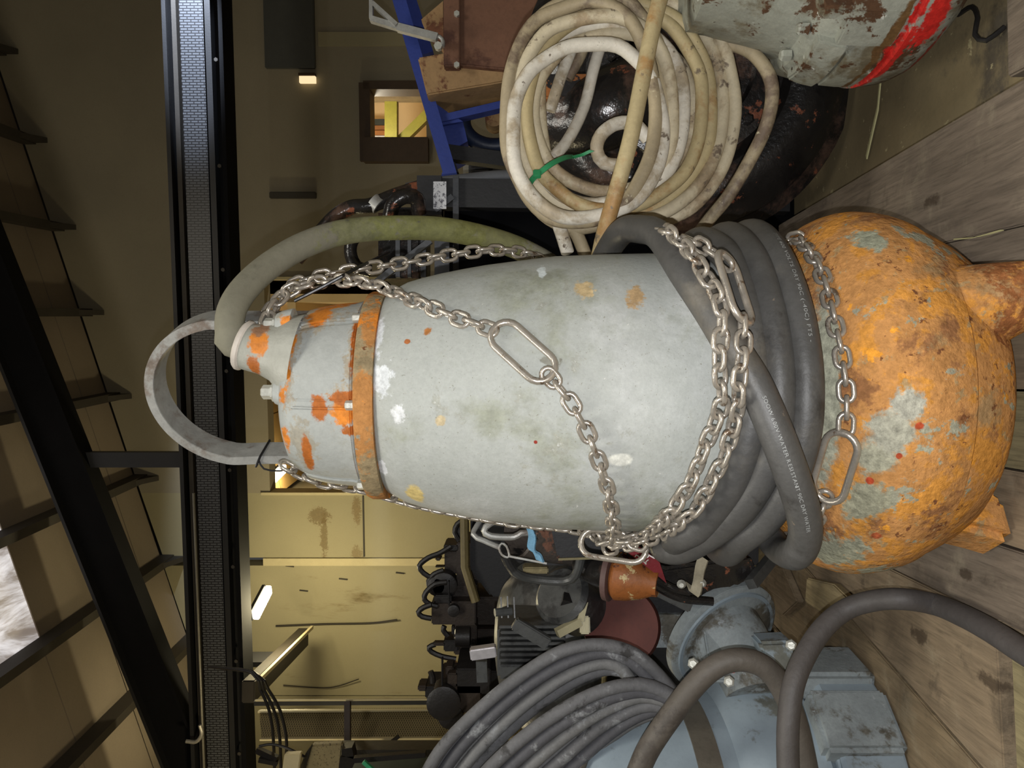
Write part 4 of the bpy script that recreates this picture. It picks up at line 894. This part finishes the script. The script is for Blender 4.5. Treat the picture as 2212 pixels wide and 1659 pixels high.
m_bun = [paint('bundle_%d' % k, c, .7, grain=.15, var=.25, sc=10, bump=.3, patches=[((134, 136, 138), 11, .62, .16), ((58, 57, 57), 8, .60, .14)]) for k, c in enumerate(((96, 96, 98), (80, 80, 84), (110, 110, 110)))]
bu = thing('cable_bundle', P(1200, 1500, 1.9), 'looped bundle of dusty dark grey cables at the lower left', 'cable')
rnd = random.Random(9)
A_ = [[(905, 1700), (960, 1610), (1050, 1520), (1140, 1450), (1220, 1405), (1300, 1393), (1370, 1412), (1420, 1455), (1462, 1510)],
      [(940, 1700), (1000, 1615), (1085, 1530), (1165, 1468), (1240, 1428), (1310, 1412), (1365, 1430), (1405, 1470), (1440, 1520)],
      [(975, 1700), (1035, 1625), (1115, 1545), (1190, 1487), (1255, 1450), (1310, 1436), (1350, 1450), (1372, 1490), (1378, 1540)]]
B_ = [[(1000, 1720), (1060, 1650), (1140, 1580), (1230, 1520), (1310, 1485), (1380, 1475), (1430, 1490), (1470, 1515)],
      [(1030, 1730), (1090, 1665), (1170, 1595), (1250, 1540), (1320, 1505), (1385, 1492), (1430, 1502), (1470, 1522)],
      [(1070, 1730), (1130, 1675), (1200, 1612), (1270, 1560), (1335, 1525), (1385, 1508), (1425, 1512), (1462, 1526)],
      [(1110, 1740), (1160, 1685), (1225, 1625), (1285, 1575), (1340, 1542), (1380, 1525), (1415, 1522), (1450, 1530)],
      [(1150, 1745), (1200, 1690), (1255, 1635), (1305, 1590), (1350, 1558), (1385, 1540), (1420, 1530), (1448, 1532)]]
for gi, (grp, d0) in enumerate(((A_, 1.93), (B_, 1.86))):
    for i, l in enumerate(grp):
        for j in range(2):
            off = rnd.uniform(-4, 4)
            part('cable_strand', pxtube([(x + off + j * 9, y + off + j * 9, d0 + .012 * i + (.028 if j else 0) + .004 * math.sin(k * 1.3 + i)) for k, (x, y) in enumerate(l)], .0165, 12, .02), m_bun[(i + j) % 3], bu)

# dark motor with fins, bell cover and strap
m_dk = paint('dark_grey_metal', (70, 71, 70), .4, var=.25, sc=8, bump=.2, patches=[((46, 46, 46), 5, .5, .15)])
mo = thing('fan_motor', P(1140, 1380, 2.5), 'dark grey motor with a domed cover and cooling fins above the cable bundle', 'motor')
part('fan_cover', MB().lathe([(-.02, .337), (.0, .348), (.056, .342), (.135, .314), (.19, .258), (.218, .168), (.224, .02)], P(1215, 1395, 2.92), (0.05, -.35, 1), 56), m_dk, mo)
part('cover_edge', MB().tube([P(1218, 1395, 2.92) + V((0.05, -.35, 1)).normalized().orthogonal() * 0 + (V((0, 0, 1)).rotation_difference(V((.05, -.35, 1)))) @ V((math.cos(2 * PI * k / 48) * .348, math.sin(2 * PI * k / 48) * .348, .0)) for k in range(48)], .01, 8, closed=True), paint('brass_edge', (120, 108, 70), .5), mo)
for k in range(8):
    part('fin', pxbox(MB(), 1078 + (k % 2) * 3, 1220, 1352 + k * 12, 1358 + k * 12, 2.20, .12), m_dk, mo, bevel=.002)
part('fin_block', MB().prism(pp([(1074, 1356), (1100, 1346), (1222, 1350), (1222, 1460), (1074, 1470)], 2.26), (0, .2, 0)), m_dk, mo, bevel=.01)
part('strut', pxbar((1110, 1345, 2.15), (1185, 1390, 2.15), .035, .03), m_dk, mo, bevel=.004)
part('strap', pxbar((1016, 1412, 2.12), (1072, 1404, 2.12), .03, .035), paint('shiny_strap', (210, 206, 208), .3, .6), mo, bevel=.003)
part('strap', pxbar((1040, 1425, 2.14), (1042, 1470, 2.14), .03, .03), m_dk, mo)
part('shiny_stud', MB().lathe([(0, .012), (.05, .012)], P(1105, 1320, 2.2), (0, -.3, 1), 10), paint('stud', (96, 98, 98), .3, .5), mo)
for a, b in (((1082, 1290, 2.22), (1084, 1335, 2.2)), ((1096, 1288, 2.22), (1098, 1335, 2.2)), ((1110, 1290, 2.22), (1112, 1335, 2.2))):
    part('streak_bar', pxbar((a[0], a[1], a[2]), (b[0], b[1], b[2]), .004, .004), m_dk, mo)  # thin bars set where the dome has specular streaks
part('leg', pxbar((1240, 1400, 2.85), (1640, 1400, 2.85), .2, .2), M['black_steel'], mo)
pl = thing('pale_lever', P(1235, 1350, 2.2), 'cream painted lever arm between the dark motor and the dull red disc', 'lever')
m_pale = paint('cream_lever', (168, 160, 128), .5, var=.15)
part('arm', pxbar((1203, 1368, 2.18), (1252, 1342, 2.2), .022, .03), m_pale, pl)
part('arm', pxbar((1252, 1342, 2.2), (1262, 1300, 2.22), .018, .03), m_pale, pl)
part('head', MB().box(P(1262, 1350, 2.21), (.05, .05, .03), .3), m_pale, pl, bevel=.004)
part('column', pxbar((1262, 1350, 2.22), (1262, 1350, 2.46), .02, .02), M['black_steel'], pl)
part('column', pxbar((1262, 1350, 2.46), (1545, 1350, 2.46), .03, .03), M['black_steel'], pl)
dkb = thing('coupling_guard', P(1220, 1290, 2.35), 'dark grey curved guard beside the dark motor cover', 'guard')
part('shell', MB().lathe([(-.06, .085), (.06, .09), (.075, .075), (.075, .0)], P(1235, 1300, 2.3), (.5, -.6, .5), 28), m_dk, dkb)
part('stay', pxbar((1215, 1320, 2.26), (1228, 1290, 2.22), .03, .03), m_oil, dkb)
part('base', pxbar((1240, 1300, 2.36), (1600, 1300, 2.36), .06, .06), M['black_steel'], dkb)
# dull red disc with a grey back rim
rd = thing('red_disc', P(1340, 1360, 2.35), 'dull red-brown painted steel disc with a grey collar', 'disc')
part('disc', MB().lathe([(-.02, .115), (.0, .118), (.018, .112), (.02, 0)], P(1342, 1352, 2.3), (.25, -.8, .25), 48), paint('oxide_red', (88, 40, 31), .7, var=.25, sc=6), rd)
part('collar', MB().lathe([(-.06, .118), (-.02, .124), (-.02, .10)], P(1328, 1346, 2.34), (.25, -.8, .35), 40), m_gps, rd)
part('stand', pxbar((1380, 1352, 2.36), (1640, 1352, 2.36), .1, .1), m_gps, rd)
# rusty bell shaped nozzle
rn = thing('rusty_nozzle', P(1360, 1250, 2.0), 'rusty orange bell shaped pipe nozzle below the red label', 'nozzle')
m_rn = paint('orange_rust_paint', (140, 82, 36), .6, var=.4, sc=14, bump=.3, patches=[((188, 168, 120), 13, .63, .05), ((74, 40, 26), 10, .56, .08)])
nx = V((-.1, -.45, -1)).normalized(); nc = P(1366, 1250, 2.02)
part('cone', MB().lathe([(-.05, .056), (-.038, .064), (-.01, .06), (.03, .048), (.055, .036), (.07, .034), (.07, .024), (.03, .02)], nc, nx, 40, cap=False), m_rn, rn)
part('flange', MB().lathe([(-.07, .066), (-.068, .070), (-.054, .071), (-.05, .05)], nc, nx, 40), paint('purple_brown', (92, 70, 66), .6, var=.3), rn)
part('pipe', MB().tube([P(1332, 1245, 2.06), P(1300, 1235, 2.12), P(1265, 1218, 2.2)], .045, 20), m_oil, rn)
# black metal case with a red label behind the pump
bc_ = thing('black_case', P(1320, 1190, 2.05), 'black flat metal case with a dark red label corner, left behind the pump', 'case')
part('body', MB().prism(pp([(1190, 1140), (1360, 1150), (1420, 1100), (1420, 1215), (1345, 1203), (1205, 1206)], 2.08), (0, .25, 0)), M['black_steel'], bc_, bevel=.006)
part('bright_edge', pxbar((1206, 1208, 2.06), (1348, 1203, 2.06), .006, .006), paint('edge_olive', (120, 112, 80), .4), bc_)
part('side', MB().prism(pp([(1342, 1205), (1352, 1200), (1425, 1260), (1500, 1300), (1490, 1325), (1420, 1290)], 2.04), (0, .05, 0)), m_dk, bc_, bevel=.004)
part('label_plate', MB().prism(pp([(1357, 1194), (1376, 1178), (1402, 1196), (1425, 1215), (1440, 1260), (1410, 1235)], 1.98), (0, .03, 0)), paint('wine_label', (112, 18, 30), .4, var=.1), bc_)
part('script_mark', pxtube([(1383, 1188, 1.975), (1388, 1192, 1.975), (1394, 1200, 1.975), (1398, 1204, 1.975), (1401, 1200, 1.975), (1394, 1194, 1.975), (1389, 1190, 1.975), (1400, 1198, 1.975), (1414, 1206, 1.975)], .0019, 6, .004), paint('white_ink', (235, 226, 224), .5, bump=0), bc_)
part('script_mark', pxtube([(1372, 1203, 1.975), (1375, 1199, 1.975), (1380, 1202, 1.975), (1388, 1210, 1.975), (1396, 1219, 1.975), (1395, 1214, 1.975), (1401, 1209, 1.975)], .0016, 6, .004), paint('grey_ink', (170, 168, 160), .5, bump=0), bc_)
part('body_lower', MB().prism(pp([(1400, 1215), (1440, 1225), (1620, 1200), (1640, 1240), (1520, 1310), (1440, 1270)], 2.1), (0, .3, 0)), M['black_gloss'], bc_, bevel=.01)
for k, l in enumerate(([(1340, 1200, 2.0), (1370, 1230, 2.0), (1410, 1262, 2.0), (1470, 1292, 2.0), (1540, 1300, 2.0)], [(1350, 1202, 2.02), (1400, 1240, 2.0), (1450, 1270, 2.0), (1490, 1280, 2.0)])):
    part('hose', pxtube(l, .011, 10), m_oil, bc_)
wr = thing('rag', P(1505, 1280, 2.0), 'pale wet rag scrap on the black hoses above the round flange', 'rag')
part('cloth', MB().ribbon(smooth([P(1490, 1264, 2.0), P(1500, 1282, 1.97), P(1506, 1268, 1.96), P(1512, 1230, 1.99), P(1520, 1205, 2.0)], .008), (.3, .6, .5), .03, .006), paint('rag_grey', (150, 142, 122), .7, var=.3, sc=30), wr)
part('shiny_drop', MB().lathe([(0, .012), (.012, .006)], P(1472, 1262, 1.97), (0, -1, .2), 10), m_bolt, wr)
part('shiny_drop', MB().lathe([(0, .012), (.012, .006)], P(1516, 1260, 1.97), (0, -1, .2), 10), m_bolt, wr)
solo('pipe_stub', pxbar((1622, 1262, 2.05), (1668, 1205, 2.15), .028, .028), m_dk, 'thin dark bar slanting behind the round flange', 'bar')

# bucket with wire handles and a blue rope end
bk = thing('steel_bucket', P(1150, 1150, 2.2), 'dented grey metal bucket with two bent wire handles, left behind the pump', 'bucket')
m_bk = paint('bucket_grey', (96, 88, 82), .45, .3, var=.35, sc=12, bump=.4, patches=[((150, 110, 92), 9, .62, .06), ((40, 38, 38), 7, .56, .08)])
part('shell', MB().lathe([(-.16, .08), (-.13, .095), (0, .10), (.05, .104), (.055, .098), (.0, .09), (-.12, .085)], P(1160, 1135, 2.2), (.25, -.4, .85), 36, cap=False), m_bk, bk)
part('bail_wire', pxtube([(1190, 1095, 2.08), (1100, 1118, 2.04), (1060, 1130, 2.02), (1046, 1146, 2.02), (1060, 1158, 2.02), (1110, 1160, 2.03), (1125, 1152, 2.03), (1150, 1150, 2.04)], .009, 10), m_galv, bk)
part('bail_wire', pxtube([(1040, 1120, 2.06), (1022, 1154, 2.02), (1045, 1168, 2.01), (1078, 1182, 2.01)], .007, 10), m_galv, bk)
part('wire_loop', pxtube([(1078, 1184, 2.0), (1084, 1174, 2.0), (1094, 1180, 2.0), (1100, 1198, 2.0), (1096, 1204, 2.0), (1084, 1198, 2.0)], .003, 8, closed=True), m_galv, bk)
part('wire_pin', pxbar((1098, 1201, 2.0), (1181, 1217, 2.0), .005, .005), m_galv, bk)
part('stand', pxbar((1170, 1150, 2.3), (1620, 1150, 2.3), .16, .16), M['black_steel'], bk)
solo('rope_end', MB().ribbon(smooth([P(1142, 1136, 1.99), P(1150, 1158, 1.98), P(1148, 1185, 1.975), P(1160, 1195, 1.97), P(1167, 1211, 1.97)], .006), (.3, .5, .9), .022, .007), paint('pale_blue_rope', (112, 160, 190), .8, var=.35, sc=60, bump=.6, bsc=120), 'frayed pale blue rope end hanging on the dented bucket', 'rope')
mb = MB(); mb.tube(smooth([P(1090, 1200, 2.1), P(1110, 1235, 2.12), P(1150, 1250, 2.15), P(1220, 1255, 2.15), P(1245, 1240, 2.12), P(1255, 1205, 2.1)], .02), .013, 10); solo('hose', mb, m_dk, 'thin dark hose curling between the bucket and the motor', 'hose')
mb = MB(); pxbox(mb, 1130, 1185, 1226, 1240, 2.25, .06); solo('timber_block', mb, TIM[1], 'small olive timber block under the dented bucket', 'block', bevel=.004)

# black locker with olive edge and the valve machines on the left
lk = thing('black_locker', P(1000, 1200, 3.4), 'tall black steel locker left of the pump before the yellow wall', 'locker')
part('body', MB().prism(pp([(1016, 1080), (1700, 1080), (1700, 1290), (1060, 1290), (1016, 1230)], 3.4), (0, .6, 0)), M['black_steel'], lk, bevel=.01)
part('edge_rail', MB().tube([P(1003, 1100, 3.38), P(1005, 1225, 3.38), P(1028, 1300, 3.36)], .02, 8), paint('olive_edge', (104, 92, 56), .6, var=.3), lk)
m_mc = paint('dark_brown_metal', (52, 42, 34), .5, var=.35, sc=8, bump=.3)  # valve metals: very dark brown and near black, varied at random
m_mk = paint('near_black_metal', (34, 31, 30), .45, var=.35, sc=8, bump=.3)
def machine(label, boxes, hoses, cyl=()):
    b0 = boxes[0]; t = thing('hydraulic_valve', P(b0[1], (b0[2] + b0[3]) / 2, 4.2), label, 'valve')
    for i, (x0, x1, y0, y1, d, th) in enumerate(boxes): part('block', pxbox(MB(), x0, x1, y0, y1, d, th), m_mc if i % 2 == 0 else m_mk, t, bevel=.006)
    for l in hoses: part('hose', pxtube([(x, y, d) for x, y, d in l], .014, 8, .02), m_mk, t)
    for (x, y, d, r, ln, ax) in cyl: part('drum', MB().lathe([(-ln, r * .8), (-ln * .9, r), (ln * .9, r), (ln, r * .8)], P(x, y, d), ax, 20), m_mk, t)
    return t
D_ = 4.0
machine('valve block with a hooped hose nearest the pump on the locker', [(986, 1016, 1172, 1262, D_, .3), (958, 992, 1178, 1190, D_, .2), (960, 990, 1192, 1240, D_ + .05, .2), (985, 1010, 1140, 1160, D_, .1), (940, 952, 1206, 1212, D_, .1), (940, 960, 1224, 1226, D_, .05), (1000, 1640, 1180, 1260, D_ + .1, .3)],
        [[(975, 1180, D_), (950, 1195, D_), (925, 1205, D_), (906, 1222, D_), (915, 1238, D_), (935, 1250, D_)], [(1000, 1125, D_), (988, 1132, D_), (982, 1150, D_), (992, 1168, D_)], [(958, 1232, D_), (938, 1240, D_), (926, 1255, D_), (930, 1272, D_), (945, 1276, D_)]], [(960, 1262, D_, .07, .05, (0, -1, 0)), (945, 1262, D_, .05, .05, (0, -1, 0))])
machine('square valve body with two looped hoses, second from the pump', [(932, 1028, 1300, 1350, D_ - .1, .3), (938, 975, 1286, 1306, D_ - .1, .2), (955, 1030, 1262, 1300, D_, .2), (968, 971, 1255, 1310, D_ - .15, .03), (1010, 1640, 1290, 1350, D_ + .05, .3)],
        [[(965, 1258, D_ - .1), (940, 1262, D_ - .1), (920, 1280, D_ - .1), (917, 1295, D_ - .1), (928, 1305, D_ - .1), (945, 1310, D_ - .1)], [(932, 1306, D_ - .15), (915, 1312, D_ - .15), (904, 1322, D_ - .15), (912, 1332, D_ - .15), (932, 1336, D_ - .15)]], [(980, 1318, D_ - .12, .03, .02, (0, -1, 0))])
machine('small finned valve with one thin looped hose, third from the pump', [(980, 1030, 1350, 1415, D_ - .1, .2), (958, 990, 1384, 1408, D_ - .12, .15), (935, 962, 1389, 1396, D_ - .12, .05), (975, 992, 1353, 1372, D_ - .1, .1), (1000, 1640, 1360, 1420, D_, .3)],
        [[(940, 1392, D_ - .1), (927, 1398, D_ - .1), (932, 1408, D_ - .1), (955, 1418, D_ - .1), (985, 1424, D_ - .1)], [(960, 1352, D_ - .1), (958, 1362, D_ - .1), (968, 1374, D_ - .1)]], [(1000, 1375, D_ - .12, .05, .04, (0, 0, 1))])
machine('large dark valve with an upright rod above the cable bundle', [(945, 1040, 1480, 1540, D_ - .4, .3), (918, 950, 1484, 1510, D_ - .4, .2), (902, 922, 1482, 1494, D_ - .4, .1), (985, 1060, 1445, 1500, D_ - .4, .3), (966, 990, 1455, 1480, D_ - .4, .1), (953, 957, 1422, 1490, D_ - .42, .03), (962, 980, 1440, 1460, D_ - .35, .1), (1000, 1700, 1450, 1540, D_ - .3, .3)], [[(935, 1475, D_ - .4), (934, 1462, D_ - .4), (930, 1450, D_ - .4)]], [(960, 1510, D_ - .38, .08, .06, (0, -1, 0)), (975, 1540, D_ - .36, .06, .05, (0, -1, 0))])
bx = thing('cream_box', P(1000, 1445, 4.1), 'small cream box tucked between the dark valves', 'box')
part('body', pxbox(MB(), 985, 1020, 1440, 1458, 4.1, .1), paint('cream_card', (206, 180, 112), .7, var=.1), bx, bevel=.004)
part('lid', pxbox(MB(), 962, 984, 1440, 1452, 4.1, .1), paint('cream_lid', (190, 150, 100), .7, var=.1), bx, bevel=.004)
part('shelf', pxbox(MB(), 1020, 1640, 1436, 1462, 4.1, .15), m_mk, bx)

# rail and perforated guard by the yellow wall
gd = thing('guard_rail', P(750, 1515, 6), 'dark pipe guard rail with a perforated screen at far left', 'rail')
part('post', pxbar((550, 1518, 6.0), (1500, 1512, 6.0), .035, .035), M['black_steel'], gd)
part('post_edge', pxbar((552, 1513, 5.98), (1500, 1507, 5.98), .01, .02), M['trim'], gd)
part('cross_rail', pxbar((751, 1515, 5.95), (751, 1760, 5.6), .045, .045, (0, 1, 0)), paint('brown_rail', (62, 50, 44), .6), gd)
pm = NT('perforated_screen')
xs_ = pm.n('ShaderNodeSeparateXYZ'); pm.set(xs_.inputs[0], pm.pos)
wv = pm.math('SINE', pm.math('MULTIPLY', xs_.outputs[2], 330.0)); wv2 = pm.math('SINE', pm.math('MULTIPLY', xs_.outputs[0], 300.0))
mp = pm.done(pm.mix(pm.step(pm.math('MULTIPLY', wv, wv2), .0, .5), lin((150, 136, 98)), lin((84, 74, 52))), .5, .3)
part('screen', MB().prism([P(560, 1536, 6.2), P(1500, 1526, 6.2), P(1500, 1590, 6.0), P(565, 1596, 6.0)], (0, .03, 0)), mp, gd)
part('screen_edge', pxbar((558, 1537, 6.17), (1500, 1527, 6.17), .012, .03), M['trim'], gd)
part('screen_edge', pxbar((562, 1597, 5.97), (1500, 1590, 5.97), .012, .03), M['trim'], gd)
part('stay', pxbar((808, 1632, 5.9), (862, 1590, 5.95), .025, .025), m_mk, gd)
cbx = thing('control_box', P(690, 1640, 5.4), 'tan perforated control box at the lower left edge', 'box')
m_tanp = paint('tan_vent_metal', (160, 146, 108), .6, var=.1, bump=0, patches=[((96, 84, 60), 60, .62, .04)])
part('casing', MB().prism(pp([(672, 1610), (740, 1606), (730, 1700), (645, 1700)], 5.4), (0, .06, 0)), m_tanp, cbx, bevel=.01)
part('side_panel', MB().prism(pp([(660, 1628), (672, 1612), (650, 1700), (630, 1700)], 5.38), (0, .05, 0)), m_mk, cbx)
part('clamp', MB().prism(pp([(738, 1618), (760, 1615), (765, 1640), (738, 1632)], 5.35), (0, .1, 0)), m_mk, cbx)
part('clamp', MB().prism(pp([(735, 1636), (765, 1634), (760, 1700), (728, 1700)], 5.35), (0, .1, 0)), m_mk, cbx)
part('pedestal', pxbox(MB(), 720, 1420, 1620, 1700, 5.5, .15), m_mk, cbx)
wb = thing('white_box', P(630, 1645, 5.3), 'small cream-white box beside the hanging black cables', 'box')
part('body', MB().prism(pp([(614, 1630), (650, 1628), (640, 1700), (604, 1700)], 5.3), (0, .05, 0)), paint('cream_white', (236, 222, 178), .6, var=.05), wb, bevel=.006)
part('arm', pxbar((600, 1640, 5.4), (556, 1620, 5.45), .04, .04), m_mk, wb)
part('arm', pxbar((560, 1640, 5.4), (600, 1648, 5.4), .03, .04), m_mk, wb)
gb = thing('green_bench', P(800, 1660, 4.6), 'dark green bench top at the lower left edge', 'bench')
part('top', MB().prism(pp([(768, 1640), (905, 1630), (960, 1640), (960, 1760), (760, 1760)], 5.0), (0, -.35, 0)), paint('dark_green_top', (58, 70, 62), .6, var=.15), gb, bevel=.01)
part('edge', pxbar((765, 1640, 4.58), (920, 1628, 4.58), .03, .04), m_mk, gb)
part('leg', pxbox(MB(), 950, 1420, 1660, 1720, 4.9, .1), m_mk, gb)
solo('green_stick', pxbar((785, 1645, 4.5), (815, 1672, 4.5), .022, .022), paint('mint_plastic', (70, 180, 128), .5), 'mint green plastic stick on the dark green bench', 'stick')
for k, (l, lb_) in enumerate((([(545, 1454, 5.5), (562, 1490, 5.5), (580, 1530, 5.5), (590, 1590, 5.5), (594, 1700, 5.5)], 'black cable hanging from the crane beam, nearest the roof of three'),
                              ([(548, 1452, 5.5), (570, 1490, 5.5), (592, 1535, 5.5), (604, 1590, 5.5), (608, 1700, 5.5)], 'black cable hanging from the crane beam, middle of three'),
                              ([(552, 1455, 5.5), (580, 1490, 5.5), (605, 1535, 5.5), (618, 1590, 5.5), (618, 1640, 5.5), (610, 1700, 5.5)], 'black cable hanging from the crane beam, lowest of three'))):
    solo('hanging_cable', pxtube([(450, 1440, 6.3)] + l, .011, 8, .05), m_mk, lb_, 'cable', 'black cables hanging at far left')
solo('wire_end', pxtube([(560, 1612, 5.4), (585, 1608, 5.4), (615, 1614, 5.4), (645, 1628, 5.38), (660, 1636, 5.36)], .01, 8), m_mk, 'thin dark cable running to the tan control box', 'wire')
